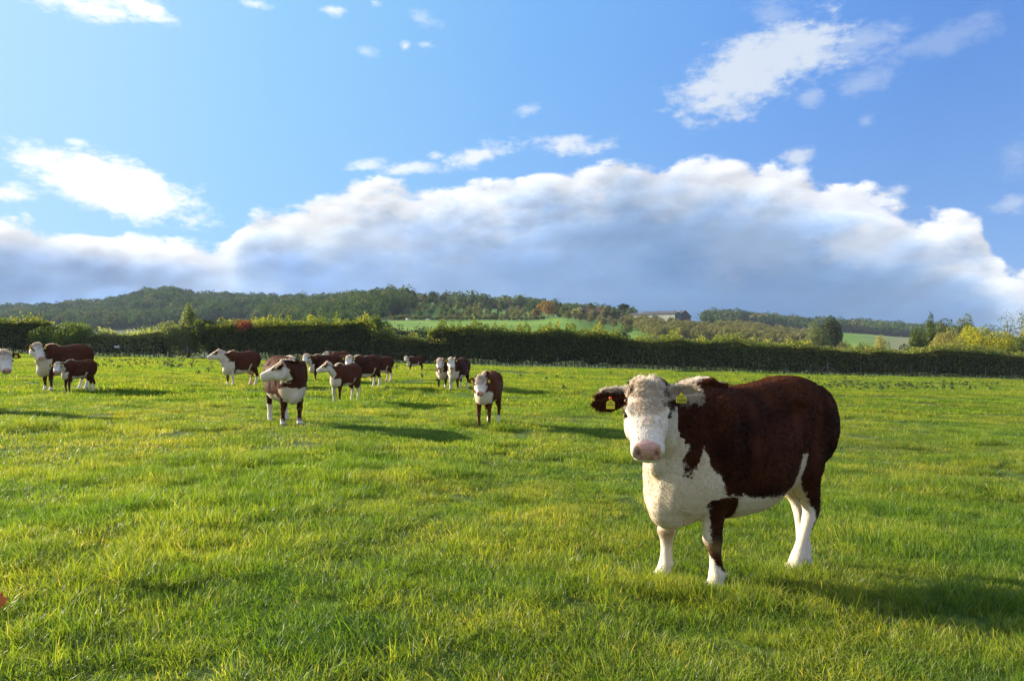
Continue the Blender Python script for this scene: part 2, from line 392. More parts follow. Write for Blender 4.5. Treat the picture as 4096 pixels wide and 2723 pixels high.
def make_tree(r, H, W, base=0.2, nl=9, leaves=1500, size=0.25, shape='round', trunk_r=None, lean=0.0, inner=0.25, aspect=.6):
    """returns trunk arrays, crown arrays, tint"""
    lobes = []; limbs = []
    tr = trunk_r or H*0.022
    ch = H*(1-base)
    for i in range(nl):
        f = (i+0.5)/nl; a = i*2.4+r.uniform(0, 1)
        if shape == 'round': zz = base*H+ch*(0.22+0.62*f); rr = W*0.5*(0.72*math.sin(math.pi*(0.18+0.75*f)))*r.uniform(.6,1)
        elif shape == 'tall': zz = base*H+ch*(0.12+0.76*f); rr = W*0.5*0.55*(1.1-f)*r.uniform(.5,1.1)
        elif shape == 'cone': zz = base*H+ch*(0.05+0.85*f); rr = W*0.5*0.6*(1-f)
        elif shape == 'flat': zz = H*(0.62+0.33*r.random()); rr = W*0.5*r.uniform(.15,.95)
        elif shape == 'top': zz = H*(0.86+0.08*r.random()); rr = W*0.5*r.uniform(0,.7)
        elif shape == 'shrub': zz = H*(0.30+0.42*r.random()); rr = W*0.5*r.uniform(0,.8)
        cx, cy = rr*math.cos(a)+lean*zz, rr*math.sin(a)
        if shape == 'flat': R = np.array([W*.17, W*.17, H*.055])*r.uniform(.7,1.3)
        elif shape == 'top': R = np.array([W*.26, W*.26, H*.10])*r.uniform(.8,1.25)
        elif shape == 'tall': R = np.array([W*.24*(1.25-f), W*.24*(1.25-f), ch*.15])*r.uniform(.8,1.2)
        elif shape == 'cone': R = np.array([W*.30*(1.1-f), W*.30*(1.1-f), ch*.13])
        elif shape == 'shrub': R = np.array([W*.27, W*.27, H*.26])*r.uniform(.8,1.25)
        else: R = np.array([W*.23, W*.23, ch*.2])*r.uniform(.8,1.25)
        lobes.append((np.array([cx, cy, zz]), R)); limbs.append((cx, cy, zz))
    if shape in ('round',): lobes.append((np.array([lean*H*.6, 0, base*H+ch*.5]), np.array([W*.3, W*.3, ch*.38])))
    P, N = crown_points(r, leaves, lobes, inner=inner)
    keep = P[:,2] > 0.02*H; P, N = P[keep], N[keep]
    N = N+np.array([0,0,.25])
    V, Fq = leaf_arrays(P, N, size, r, aspect)
    tint = np.repeat(np.clip(0.45+0.28*vnoise(P, 1.6/W*2, 5, 2)+r.normal(0, .16, len(P)), 0, 1), 4)
    parts = [tube_arrays([(0,0,-.3),(0,0,H*base*.5),(lean*H*.3,0,H*(base+.25)),(lean*H*.6,0,H*.85)], [tr*1.25, tr, tr*.7, tr*.2])]
    for (x, y, z) in limbs:
        z0 = max(H*base*.8, z*0.5)
        parts.append(tube_arrays([(lean*z0,0,z0), (x*.5+lean*z0*.5, y*.5, z0+(z-z0)*.6), (x, y, z)], [tr*.5, tr*.32, tr*.12], 5))
    return join(parts), (V, Fq), tint
bark = simple('bark', (.09,.07,.05), .9, .1, 6.0)
bark_pale = simple('pale_bark', (.24,.21,.16), .9, .1, 6.0)
def plant_tree(name, label, cat, px, D, H, W, mat, seed, group=None, z_off=0.0, barkm=None, **k):
    r = np.random.default_rng(seed); x, y, z = at(px, D)
    (tv, tf), (cv, cf), tint = make_tree(r, H, W, **k)
    e = empty(name, (x, y, z+z_off), r.uniform(0, 6.28)); tag(e, label, cat, group)
    obj('trunk', mesh_np('trunk', tv, [tf], smooth=True), barkm or bark, e)
    obj('crown', mesh_np('crown', cv, [cf], {'tint': tint}), mat, e)
    return e
def copy_thing(src, loc, rz, s=1.0, label=None):
    c = src.copy(); COL.objects.link(c); c.location = loc; c.rotation_euler = (0,0,rz); c.scale = (s,s,s)
    if label: c['label'] = label
    for ch in list(src.children):
        d = ch.copy(); COL.objects.link(d); d.parent = c
        for g in list(ch.children):
            q = g.copy(); COL.objects.link(q); q.parent = d
    return c

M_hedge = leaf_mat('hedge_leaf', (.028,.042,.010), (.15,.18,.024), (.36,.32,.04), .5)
M_hawth = leaf_mat('hawthorn_leaf', (.045,.058,.018), (.18,.20,.045), (.36,.31,.08), .5)
M_olive = leaf_mat('olive_leaf', (.11,.13,.05), (.30,.31,.12), (.42,.40,.2), .5, .5)
M_yel = leaf_mat('yellow_leaf', (.17,.18,.018), (.48,.42,.035), (.5,.42,.04), .5)
M_green = leaf_mat('green_leaf', (.05,.08,.014), (.15,.19,.03), (.28,.27,.05), .5)
M_dark = leaf_mat('dark_leaf', (.02,.032,.010), (.05,.065,.016), None, .3)
M_orange = leaf_mat('orange_leaf', (.12,.10,.02), (.36,.17,.03), (.5,.22,.04), .45)
M_red = leaf_mat('red_leaf', (.20,.045,.03), (.42,.10,.06), None, .45)
M_orch = leaf_mat('orchard_leaf', (.11,.105,.045), (.25,.225,.10), (.22,.2,.08), .25, 0.0, rough=1.0)
M_wood = leaf_mat('wood_leaf', (.030,.055,.018), (.10,.155,.036), (.17,.16,.05), .25, 0.0, rough=1.0)
M_ridge = leaf_mat('ridge_leaf', (.016,.038,.012), (.070,.125,.028), (.13,.12,.045), .2, 0.0, rough=1.0)
M_willow = leaf_mat('willow_leaf', (.11,.13,.05), (.22,.24,.10), None, .45)
M_tan = leaf_mat('tan_leaf', (.22,.19,.055), (.42,.35,.11), None, .45)

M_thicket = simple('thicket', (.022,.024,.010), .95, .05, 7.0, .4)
# ---- the hedge along the far side of the field, in the stretches one can tell apart
HD = 86.0
def hedge(name, label, px0, px1, tops, mat, seed, thick=2.6, dens=105, size=0.19, cat='hedge', D=HD, shoots=0.2, stemm=True, base_gap=0.10):
    """tops: [(px, py)] upper edge in the photograph, turned into a height in metres at its own distance"""
    r = np.random.default_rng(seed); x0, x1 = (px0-2048)/F*D, (px1-2048)/F*D; L = x1-x0
    xm = (x0+x1)/2; zb = tz1(xm, D)
    e = empty(name, (xm, D, zb)); tag(e, label, cat)
    tp = np.array(tops, float); n = int(L*dens*(14 if stemm else 9))
    def height(x):
        px = 2048+F*x/D; py = np.interp(px, tp[:,0], tp[:,1])
        return (CAMZ+(HY-py)/F*D - tz(x, np.full_like(x, D)))*.93
    x = r.uniform(x0, x1, n); h = height(x)*(1+0.13*vnoise(np.c_[x, x*0], 0.45, seed, 4))
    # leaves over the surface of a rounded cross-section
    a = r.uniform(-0.15, 1.15, n)*math.pi; sq = 0.5
    cy, cz = np.cos(a), np.sin(a)
    yy = np.sign(cy)*np.abs(cy)**0.6*thick*.5; zz = np.where(cz > 0, np.abs(cz)**0.75, -0.1)*1.0
    fill = 1-np.abs(r.normal(0, .13, n)); ins = r.random(n) < .3; fill[ins] = r.random(ins.sum())**.5
    z = h*(base_gap*.35 + (1-base_gap*.35)*r.random(n))
    top_l = r.random(n) < .42; z[top_l] = h[top_l]*(0.80+0.20*zz[top_l]*fill[top_l])
    lump = 1+.30*vnoise(np.c_[x, z], .75, seed+3, 3)
    prof = np.clip(1-((z/np.maximum(h,.1)))**2.6, 0.15, 1)
    y = np.sign(cy)*thick*.5*fill*lump*np.where(top_l, np.abs(cy), 1)*prof
    sh = r.random(n) < shoots; z[sh] = h[sh]*(0.92+.19*r.random(sh.sum())**2*(1+vnoise(np.c_[x[sh], x[sh]*0], 2.6, seed+8)))
    thin = (z < base_gap*1.4*(1+.8*vnoise(np.c_[x, x*0], 1.2, seed+5))) & (r.random(n) < .7)
    k = ~thin; x, y, z, cy = x[k], y[k], z[k], cy[k]
    zg = tz(x, D+y)
    P = np.stack([x-xm, y, zg-zb+z], 1); N = np.stack([cy*0, np.sign(y)*.7, .4+cy*0], 1)
    V, Fq = leaf_arrays(P, N, size, r, .65)
    tint = np.repeat(np.clip(.42+.25*vnoise(np.c_[x, z], .8, seed+6, 2)-.05+.42*sm(z/np.maximum(height(x),.5), .62, 1.)+r.normal(0, .17, len(x)), 0, 1), 4)  # yellow tips and the sunlit top fringe both put into leaf colour
    obj('foliage', mesh_np('foliage', V, [Fq], {'tint': tint}), mat, e)
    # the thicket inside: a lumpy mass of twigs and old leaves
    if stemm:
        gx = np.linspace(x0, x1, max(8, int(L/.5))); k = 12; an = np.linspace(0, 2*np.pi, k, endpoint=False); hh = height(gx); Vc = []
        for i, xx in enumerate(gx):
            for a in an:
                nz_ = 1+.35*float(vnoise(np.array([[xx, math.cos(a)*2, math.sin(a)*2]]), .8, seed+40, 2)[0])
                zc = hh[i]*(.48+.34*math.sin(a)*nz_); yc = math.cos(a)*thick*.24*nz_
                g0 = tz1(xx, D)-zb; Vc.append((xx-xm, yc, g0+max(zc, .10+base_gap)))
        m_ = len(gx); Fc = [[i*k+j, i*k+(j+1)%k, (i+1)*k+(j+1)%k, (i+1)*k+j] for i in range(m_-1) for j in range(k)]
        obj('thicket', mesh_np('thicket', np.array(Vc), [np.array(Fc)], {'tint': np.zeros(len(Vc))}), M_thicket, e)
    if stemm:
        parts = []
        for sx in np.arange(x0+.2, x1, .38):
            sx += r.uniform(-.15, .15); hh = float(height(np.array([sx]))[0])*.8; sy = r.uniform(-.4, .4); g = tz1(sx, D+sy)-zb
            parts.append(tube_arrays([(sx-xm, sy, g-.1), (sx-xm+r.uniform(-.2,.2), sy, g+hh*.5), (sx-xm+r.uniform(-.4,.4), sy+r.uniform(-.3,.3), g+hh)], [.05, .035, .012], 5))
        v, f = join(parts); obj('stems', mesh_np('stems', v, [f], smooth=True), bark, e)
    return e
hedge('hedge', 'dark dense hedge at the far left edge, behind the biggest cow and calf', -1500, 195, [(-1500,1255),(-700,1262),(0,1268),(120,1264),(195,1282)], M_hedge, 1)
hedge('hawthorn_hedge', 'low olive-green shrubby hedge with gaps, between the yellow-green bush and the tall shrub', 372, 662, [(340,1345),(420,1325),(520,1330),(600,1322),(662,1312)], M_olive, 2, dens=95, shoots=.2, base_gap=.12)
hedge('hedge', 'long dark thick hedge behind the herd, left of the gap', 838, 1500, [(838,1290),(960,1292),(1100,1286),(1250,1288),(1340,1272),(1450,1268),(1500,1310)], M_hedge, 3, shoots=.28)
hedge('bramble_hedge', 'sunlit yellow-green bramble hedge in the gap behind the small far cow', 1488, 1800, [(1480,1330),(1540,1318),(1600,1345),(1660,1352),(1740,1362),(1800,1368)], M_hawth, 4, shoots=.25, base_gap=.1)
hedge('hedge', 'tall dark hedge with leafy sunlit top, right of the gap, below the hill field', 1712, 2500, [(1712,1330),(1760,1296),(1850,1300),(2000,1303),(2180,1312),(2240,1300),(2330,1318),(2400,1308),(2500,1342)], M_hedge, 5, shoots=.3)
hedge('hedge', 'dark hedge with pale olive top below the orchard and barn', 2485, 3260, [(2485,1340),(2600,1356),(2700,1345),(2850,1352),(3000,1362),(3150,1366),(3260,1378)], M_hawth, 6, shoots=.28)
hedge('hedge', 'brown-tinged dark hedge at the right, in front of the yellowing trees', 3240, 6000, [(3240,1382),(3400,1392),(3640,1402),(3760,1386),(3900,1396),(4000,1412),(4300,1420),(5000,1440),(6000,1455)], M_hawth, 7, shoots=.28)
hedge('dark_hedge', 'second darker hedge further back, seen through the gap', 1440, 1790, [(1440,1300),(1560,1305),(1640,1312),(1790,1322)], M_dark, 8, dens=30, size=.4, D=165., thick=5, stemm=False)
# ---------------------------------------------------------------- cattle
def catmull(T, K, ts):
    """interpolate rows of K given at T"""
    T = np.asarray(T, float); K = np.asarray(K, float); out = np.zeros((len(ts), K.shape[1]))
    M = np.gradient(K, T, axis=0)
    for j, t in enumerate(ts):
        i = int(np.clip(np.searchsorted(T, t)-1, 0, len(T)-2)); h = T[i+1]-T[i]; s = np.clip((t-T[i])/h, 0, 1)
        out[j] = (2*s**3-3*s**2+1)*K[i] + (s**3-2*s**2+s)*h*M[i] + (-2*s**3+3*s**2)*K[i+1] + (s**3-s**2)*h*M[i+1]
    return out
def loft(C, R, U, hw, top, bot, pw=2.3, egg=0.0, k=28):
    """closed tube: centre, right, up, half width, top and bottom heights per ring"""
    n = len(C); an = np.arange(k)/k*2*np.pi; c, s = np.cos(an), np.sin(an)
    V = []
    for i in range(n):
        x = np.sign(c)*np.abs(c)**(2/pw); z = np.sign(s)*np.abs(s)**(2/pw)
        wv = hw[i]*x*(1+(egg[i] if np.ndim(egg) else egg)*z); zz = np.where(z > 0, top[i]*z, bot[i]*z)
        V.append(C[i]+wv[:,None]*R[i]+zz[:,None]*U[i])
    V.append(C[0][None]+(top[0]-bot[0])*.5*U[0]*0); V.append(C[-1][None])
    V = np.concatenate(V); Fs = []
    for i in range(n-1):
        for j in range(k): Fs.append((i*k+j, i*k+(j+1)%k, (i+1)*k+(j+1)%k, (i+1)*k+j))
    cap = []
    for j in range(k):
        cap.append((n*k, (j+1)%k, j)); cap.append((n*k+1, (n-1)*k+j, (n-1)*k+(j+1)%k))
    return V, Fs, cap
class Soup:
    def __init__(s): s.V = []; s.F = []; s.n = 0
    def add(s, V, *fl):
        s.V.append(np.asarray(V, float))
        for f in fl: s.F += [tuple(int(a)+s.n for a in q) for q in f]
        s.n += len(V)
    def ell(s, c, r, M=None, k=18):
        an = np.linspace(0, math.pi, k//2+1); V = []; 
        for a in an[1:-1]:
            for b in np.arange(k)/k*2*np.pi: V.append((math.sin(a)*math.cos(b), math.sin(a)*math.sin(b), math.cos(a)))
        V = [(0,0,1)]+V+[(0,0,-1)]; m = k//2-1; Fs = []
        for j in range(k): Fs.append((0, 1+j, 1+(j+1)%k)); Fs.append((1+m*k, 1+(m-1)*k+(j+1)%k, 1+(m-1)*k+j))
        for i in range(m-1):
            for j in range(k): Fs.append((1+i*k+j, 1+(i+1)*k+j, 1+(i+1)*k+(j+1)%k, 1+i*k+(j+1)%k))
        V = np.array(V)*np.array(r)
        if M is not None: V = V@np.array(M).T
        s.add(V+np.array(c), Fs)
    def remesh(s, voxel, smooth=5, fac=0.5):
        me = bpy.data.meshes.new('soup'); me.from_pydata(np.concatenate(s.V).tolist(), [], s.F); me.update()
        o = bpy.data.objects.new('soup', me); COL.objects.link(o)
        m = o.modifiers.new('r', 'REMESH'); m.mode = 'VOXEL'; m.voxel_size = voxel; m.use_smooth_shade = True
        q = o.modifiers.new('s', 'SMOOTH'); q.iterations = smooth; q.factor = fac
        dg = bpy.context.evaluated_depsgraph_get(); r = bpy.data.meshes.new_from_object(o.evaluated_get(dg))
        bpy.data.objects.remove(o); bpy.data.meshes.remove(me); return r

def rotm(yaw, pitch, roll=0.0):
    """columns: forward, left, up; pitch < 0 looks down"""
    cy, sy, cp, sp = math.cos(yaw), math.sin(yaw), math.cos(pitch), math.sin(pitch)
    f = np.array([cp*cy, cp*sy, sp]); l = np.array([-sy, cy, 0.]); u = np.cross(f, l)
    if roll: l, u = l*math.cos(roll)+u*math.sin(roll), u*math.cos(roll)-l*math.sin(roll)
    return np.stack([f, l, u], 1)

def coat_material(hair=False):
    m, B, out = mat_new('hair' if hair else 'coat')
    tc = B.n.new('ShaderNodeTexCoord'); O = tc.outputs['Object']
    nf = B.noise(O, 26.0, 5, 0.7); nh = B.noise(O, 110.0, 3, 0.6); nl = B.noise(O, 5.0, 4)
    wv = B.math('ADD', attr(B, 'white').outputs['Fac'], B.math('ADD', B.math('MULTIPLY', B.math('SUBTRACT', nf, .5), .09), B.math('MULTIPLY', B.math('SUBTRACT', nh, .5), .05)))
    wm = B.sstep(wv, -0.006, 0.010)
    brown = B.mix(B.sstep(nl, .3, .7), (.020,.0050,.0020), (.064,.0155,.0052)); brown = B.mix(B.sstep(nf, .5, .8), brown, (.075,.020,.008))
    redness = attr(B, 'red').outputs['Fac']
    brown = B.mix(redness, brown, B.mix(nf, (.095,.027,.0085), (.155,.046,.014)))
    cream = B.mix(B.sstep(nl, .30, .72), (.60,.51,.38), (.52,.39,.22)); cream = B.mix(attr(B, 'clean').outputs['Fac'], cream, (.78,.70,.60))
    c = B.mix(wm, brown, cream)
    c = B.mix(attr(B, 'tan').outputs['Fac'], c, B.mix(nf, (.34,.22,.10), (.22,.14,.07)))
    c = B.mix(attr(B, 'pink').outputs['Fac'], c, B.mix(B.sstep(B.noise(O, 45.0, 4), .45, .62), (.66,.36,.31), (.58,.32,.26)))
    c = B.mix(attr(B, 'dark').outputs['Fac'], c, (.035,.02,.015))
    bp = B.n.new('ShaderNodeBump'); bp.inputs['Strength'].default_value = .40; bp.inputs['Distance'].default_value = .008
    mp = B.n.new('ShaderNodeMapping'); mp.inputs['Scale'].default_value = (1, 1, .45); B.l.new(O, mp.inputs[0])
    B.l.new(B.noise(mp.outputs[0], 70.0, 5, .7), bp.inputs['Height'])
    p = bsdf(B, c, .68, .10, bp.outputs[0])
    p.inputs['Sheen Weight'].default_value = .04; p.inputs['Sheen Roughness'].default_value = .4; B.put(p.inputs['Sheen Tint'], B.mix(.6, c, (1,.8,.6)))
    if hair:
        tr = B.n.new('ShaderNodeBsdfTranslucent'); B.l.new(B.mix(1.0, c, (1.25,1.15,1.0), 'MULTIPLY'), tr.inputs[0])
        mx = B.n.new('ShaderNodeMixShader'); mx.inputs[0].default_value = .42
        B.l.new(p.outputs[0], mx.inputs[1]); B.l.new(tr.outputs[0], mx.inputs[2]); B.l.new(mx.outputs[0], out.inputs[0]); return m
    B.l.new(p.outputs[0], out.inputs[0]); return m
M_coat = coat_material(); M_hair = coat_material(True)
M_eye = simple('eye_dark', (.008,.006,.005), .08, .7)
M_tag = simple('ear_tag_yellow', (.72,.62,.03), .45, .4)
M_ink = simple('tag_ink', (.02,.02,.02), .6, .2)
M_tagr = simple('tag_stud_red', (.6,.09,.03), .5, .3)

TRUNK = {  # x, top, bottom, half width (metres, standing 1.38 at the hips)
 'cow': [(-.84,1.20,.98,.06),(-.81,1.27,.86,.14),(-.74,1.335,.76,.215),(-.62,1.375,.68,.265),(-.45,1.385,.60,.295),(-.25,1.355,.53,.315),(0,1.33,.455,.350),(.22,1.32,.435,.350),(.42,1.335,.44,.305),(.58,1.345,.445,.27),(.72,1.28,.45,.245),(.84,1.17,.48,.19),(.92,1.06,.50,.125),(.95,.98,.57,.06)],
 'calf': [(-.74,1.18,.98,.06),(-.71,1.26,.88,.12),(-.64,1.32,.80,.18),(-.54,1.345,.74,.215),(-.40,1.35,.69,.235),(-.2,1.335,.64,.25),(0,1.325,.60,.265),(.2,1.32,.585,.265),(.38,1.325,.58,.25),(.52,1.32,.57,.225),(.64,1.25,.56,.195),(.73,1.14,.57,.155),(.80,1.03,.62,.10),(.83,.97,.68,.05)]}
HEAD = [(-.045,.055,.06,-.07),(-.03,.085,.09,-.12),(.02,.118,.105,-.175),(.09,.136,.100,-.215),(.16,.141,.095,-.225),(.22,.136,.088,-.210),(.28,.126,.079,-.182),(.35,.112,.070,-.158),(.41,.103,.064,-.140),(.455,.103,.062,-.130),(.495,.103,.056,-.116),(.52,.088,.034,-.082),(.532,.055,.005,-.05)]
HX = .90

def build_cow(name, label, pos, heading, neck=(0.0, 15.0), head=(0.0, -30.0), kind='cow', S=1.0, voxel=.018, feet=None, tail=True,
              sock=(.30,.30,.34,.34), red=0.0, udder=False, chestw=0.86, fur=0, ears=(0., 0.), tags=(True, True), hero=False, neck_len=.52, seed=1,
              bare_crest=False, flip_sock=None, clean=.4, necklow=0.0, side_white=0.0, category='cow', belly=.60, ndark=0.0, fat=1.0, lx=.84, hlen=1.0, hsc=1.0, legw_scale=1.0, nlim=0.0, taily=0.0):
    """neck, head = (yaw, pitch) in degrees relative to the body; yaw > 0 turns to its left. feet: 4 (dx,dy) offsets FL FR HL HR"""
    r = np.random.default_rng(seed); sp = Soup()
    T = np.array(TRUNK[kind]); T[:,3] *= fat; T[:,0] *= lx
    ts = np.linspace(T[0,0], T[-1,0], 44); R_ = catmull(T[:,0], T[:,1:], ts)
    cz = (R_[:,0]*.52+R_[:,1]*.48)
    C = np.stack([ts, ts*0, cz], 1); n = len(ts)
    eg = np.interp(ts, [-.8,-.5,0,.5,.9], [.10,.02,-.22,-.12,-.05])
    v, f, c = loft(C, np.tile([0,1.,0], (n,1)), np.tile([0,0,1.], (n,1)), R_[:,2], R_[:,0]-cz, cz-R_[:,1], 2.35, eg)
    sp.add(v, f, c)
    slim = 1.0 if kind == 'cow' else .80
    # muscle and bone: shoulder blades, hips, pin bones, spine, stifle
    xs = (.50 if kind == 'cow' else .46)*lx; xh = (-.60 if kind == 'cow' else -.52)*lx
    for s in (1, -1):
        sp.ell((xs, s*.215*slim*fat, .98), (.15*slim, .105, .31), rotm(0, 0)); sp.ell((xs+.10, s*.17*slim, .74), (.15*slim, .11*slim, .19))
        sp.ell((xh+.24, s*.19*slim*fat, 1.205), (.13, .095, .07)); sp.ell((xh-.05, s*.15*slim*fat, 1.02), (.22*slim, .14*slim, .30))
        sp.ell((xh+.12, s*.19*slim, .80), (.19*slim, .10*slim, .22*slim)); sp.ell((xh-.17, s*.09, 1.19), (.07, .05, .06))
    sp.ell((xs-.03, 0, 1.27), (.18, .10, .09)); sp.ell((xh+.05, 0, 1.30), (.20, .13, .08))
    if kind == 'cow': sp.ell((.78*lx, 0, .57), (.17, .13, .165)); sp.ell((.70*lx,0,.62),(.22,.17,.20))
    if udder: 
        sp.ell((-.42, 0, .56), (.20, .15, .13))
        for ux, uy in ((-.34,.07),(-.34,-.07),(-.48,.07),(-.48,-.07)): sp.ell((ux, uy, .43), (.022, .022, .055))
    # legs
    feet = feet or [(0,0)]*4
    zf = lambda a: a
    FORE = [(.92,0,.125,.085),(.76,.0,.115,.092),(.64,-.015,.098,.088),(.54,.0,.084,.078),(.45,.012,.070,.066),(.38,.016,.060,.058),(.335,.020,.064,.066),(.29,.012,.050,.050),(.22,.004,.038,.041),(.15,.0,.040,.044),(.105,-.004,.052,.056),(.07,.012,.050,.053),(.05,.03,.060,.061),(.0,.045,.070,.067)]
    HIND = [(1.0,.0,.21,.12),(.84,.04,.20,.12),(.72,.055,.170,.110),(.62,.015,.135,.094),(.54,-.045,.100,.078),(.47,-.095,.078,.060),(.42,-.120,.070,.054),(.37,-.118,.060,.054),(.28,-.09,.044,.043),(.18,-.065,.044,.045),(.115,-.055,.056,.055),(.075,-.03,.050,.052),(.05,-.01,.060,.060),(.0,.005,.070,.066)]
    legs = [(xs+.07, .165*slim, FORE), (xs+.07, -.165*slim, FORE), (xh+.02, .165*slim, HIND), (xh+.02, -.165*slim, HIND)]
    legaxis = []
    for li, (lx, ly, PR) in enumerate(legs):
        K = np.array(PR); tt = np.linspace(0, 1, 34); Ki = catmull(np.linspace(0, 1, len(K)), K, tt)
        dx, dy = feet[li]; z = Ki[:,0]; k = np.clip((.95-z)/.95, 0, 1)**1.15
        Cc = np.stack([lx+Ki[:,1]+dx*k, ly+dy*k+0*z, z], 1); m = len(z)
        g = (.86 if kind == 'calf' else 1.0)*legw_scale
        v, f, c = loft(Cc, np.tile([0,1.,0], (m,1)), np.tile([1.,0,0], (m,1)), Ki[:,3]*g, Ki[:,2]*g, Ki[:,2]*g, 2.2, 0, 18)
        f = [q[::-1] for q in f]; c = [q[::-1] for q in c]
        sp.add(v, f, c); legaxis.append(Cc)
    # neck as a curve from the shoulders to the poll
    nb = np.array([xs+.10, 0, 1.06 if kind == 'cow' else 1.08]); ny, npi = math.radians(neck[0]), math.radians(neck[1])
    nd = rotm(ny, npi)[:,0]; nl = neck_len*(1 if kind == 'cow' else .86)
    pe = nb+nd*nl; p1 = nb+np.array([1,0,.12])*nl*.42
    hy, hp = math.radians(neck[0]+head[0]), math.radians(head[1]); Hm = rotm(hy, hp)
    hs = (1.0 if kind == 'cow' else .86)*hsc
    q = np.linspace(-.22, 1.0, 22); Cn = []
    for t in q:
        tt = max(t, 0); Pp = (1-tt)**2*nb+2*tt*(1-tt)*p1+tt*tt*pe
        if t < 0: Pp = nb+np.array([1,0,0])*t*nl
        Cn.append(Pp)
    Cn = np.array(Cn); Tn = np.gradient(Cn, axis=0); Tn /= np.linalg.norm(Tn, axis=1)[:,None]
    Ln = np.cross(np.array([0,0,1.]), Tn); Ln /= np.linalg.norm(Ln, axis=1)[:,None]; Un = np.cross(Tn, Ln)
    if kind == 'cow': nr = catmull([-.25,0,.3,.6,.85,1.0], [(.22,.27,.50),(.20,.235,.44),(.165,.195,.32),(.14,.165,.235),(.128,.135,.19),(.11,.11,.16)], q)
    else: nr = catmull([-.25,0,.3,.6,.85,1.0], [(.17,.22,.36),(.155,.19,.30),(.125,.15,.23),(.108,.128,.175),(.10,.115,.15),(.092,.10,.13)], q)
    v, f, c = loft(Cn, Ln, Un, nr[:,0], nr[:,1], nr[:,2], 2.15, -.12); sp.add(v, f, c)
    # dewlap
    if kind == 'cow':
        for t, d_, rr in ((6,.36,.13),(10,.28,.11),(14,.20,.09)): sp.ell(Cn[t]-Un[t]*d_, (rr, .07, rr))
    # head
    hc = pe + Hm@np.array([0, 0, -.01])*hs
    Kh = np.array(HEAD); th = np.linspace(Kh[0,0], Kh[-1,0], 34); Kr = catmull(Kh[:,0], Kh[:,1:], th)
    Ch = np.stack([th*HX, th*0, th*0], 1)@Hm.T*hs+hc; m = len(th)
    eg = np.interp(th, [0,.2,.35,.5], [.02,-.02,-.04,.0])
    v, f, c = loft(Ch, np.tile(Hm[:,1], (m,1)), np.tile(Hm[:,2], (m,1)), Kr[:,0]*hs, Kr[:,1]*hs, -Kr[:,2]*hs, 2.5, eg); sp.add(v, f, c)
    H2 = lambda x, y, z: hc+Hm@np.array([x*HX, y, z])*hs
    for s in (1, -1):
        sp.ell(H2(.170, s*.106, .052), np.array((.060, .040, .032))*hs, Hm)        # brow
        sp.ell(H2(.26, s*.106, -.01), np.array((.075, .028, .045))*hs, Hm)        # cheek bone
        sp.ell(H2(.13, s*.112, -.125), np.array((.12, .042, .095))*hs, Hm)          # jaw muscle
        sp.ell(H2(.487, s*.068, .004), np.array((.042, .034, .040))*hs, Hm)       # nostril wing
    sp.ell(H2(-.015, 0, .065), np.array((.055, .10, .062))*hs, Hm)                 # poll
    sp.ell(H2(.445, 0, -.098), np.array((.06, .055, .026))*hs, Hm)                 # chin
    # ears: cupped leaves standing out sideways
    ear_fr = []
    for s, dp in ((1, ears[0]), (-1, ears[1])):
        base = H2(.035, s*.105, .045); L = (.25 if hero else .215)*hs
        aw = Hm@np.array([.12, s*1., -.02+math.radians(dp)]); aw /= np.linalg.norm(aw)
        op = Hm@np.array([.55, 0, .83]) if hero else Hm@np.array([.45, 0, .9])     # the cup opens forwards
        op = op-aw*op.dot(aw); op /= np.linalg.norm(op); sd = np.cross(aw, op)
        tt = np.linspace(0, 1, 14); wd = np.interp(tt, [0,.12,.35,.6,.8,.93,1], [.030,.045,.070,.076,.060,.034,.008])*hs
        thk = max(.014, voxel*1.35); V = []; k = 12
        for i, t in enumerate(tt):
            cc = base+aw*(L*t)-op*(.02*math.sin(math.pi*t)) + np.array([0,0,-.02])*t*t
            a = np.linspace(0, math.pi, k//2+1); dep = (.042 if t < .9 else .02)*hs*(1-.45*t)
            outer = [cc+sd*(-math.cos(x)*wd[i])-op*(math.sin(x)*dep) for x in a]
            inner = [cc+sd*(-math.cos(x)*wd[i]*.80)-op*(math.sin(x)*max(dep-thk, -.004))+op*.004 for x in a[::-1]]
            V += outer+inner
        kk = len(outer)*2; Fs = []
        for i in range(len(tt)-1):
            for j in range(kk): Fs.append((i*kk+j, i*kk+(j+1)%kk, (i+1)*kk+(j+1)%kk, (i+1)*kk+j))
        e0 = len(V); V += [base, cc]; cp = []
        for j in range(kk): cp.append((e0, (j+1)%kk, j)); cp.append((e0+1, (len(tt)-1)*kk+j, (len(tt)-1)*kk+(j+1)%kk))
        V = np.array(V)
        sp.add(V, Fs, cp); ear_fr.append((base, aw, op, sd, L))
    # tail
    tp_ = [(-.80 if kind == 'cow' else -.70, 0, 1.27), (-.87 if kind == 'cow' else -.77, .0, 1.22), (-.895 if kind == 'cow' else -.79, .01, 1.0), (-.88 if kind == 'cow' else -.77, .02, .72)]
    tp_ = [(a*lx, b+taily*max(0, 1.2-c_), c_) for a, b, c_ in tp_]
    tv, tf = tube_arrays(tp_, [.04,.034,.024,.020], 8)
    cap = [(len(tv)-8+j) for j in range(8)]; sp.add(tv, tf.tolist(), [cap, list(range(8))[::-1]])
    me = sp.remesh(voxel, 7 if voxel < .012 else 4, .6)
    nV = len(me.vertices); P = np.empty(nV*3, np.float32); me.vertices.foreach_get('co', P); P = P.reshape(-1, 3).astype(float)
    Nn = np.empty(nV*3, np.float32); me.vertices.foreach_get('normal', Nn); Nn = Nn.reshape(-1, 3).astype(float)
    hl = ((P-hc)@Hm)/hs; hl[:,0] /= HX                                             # head-local coordinates
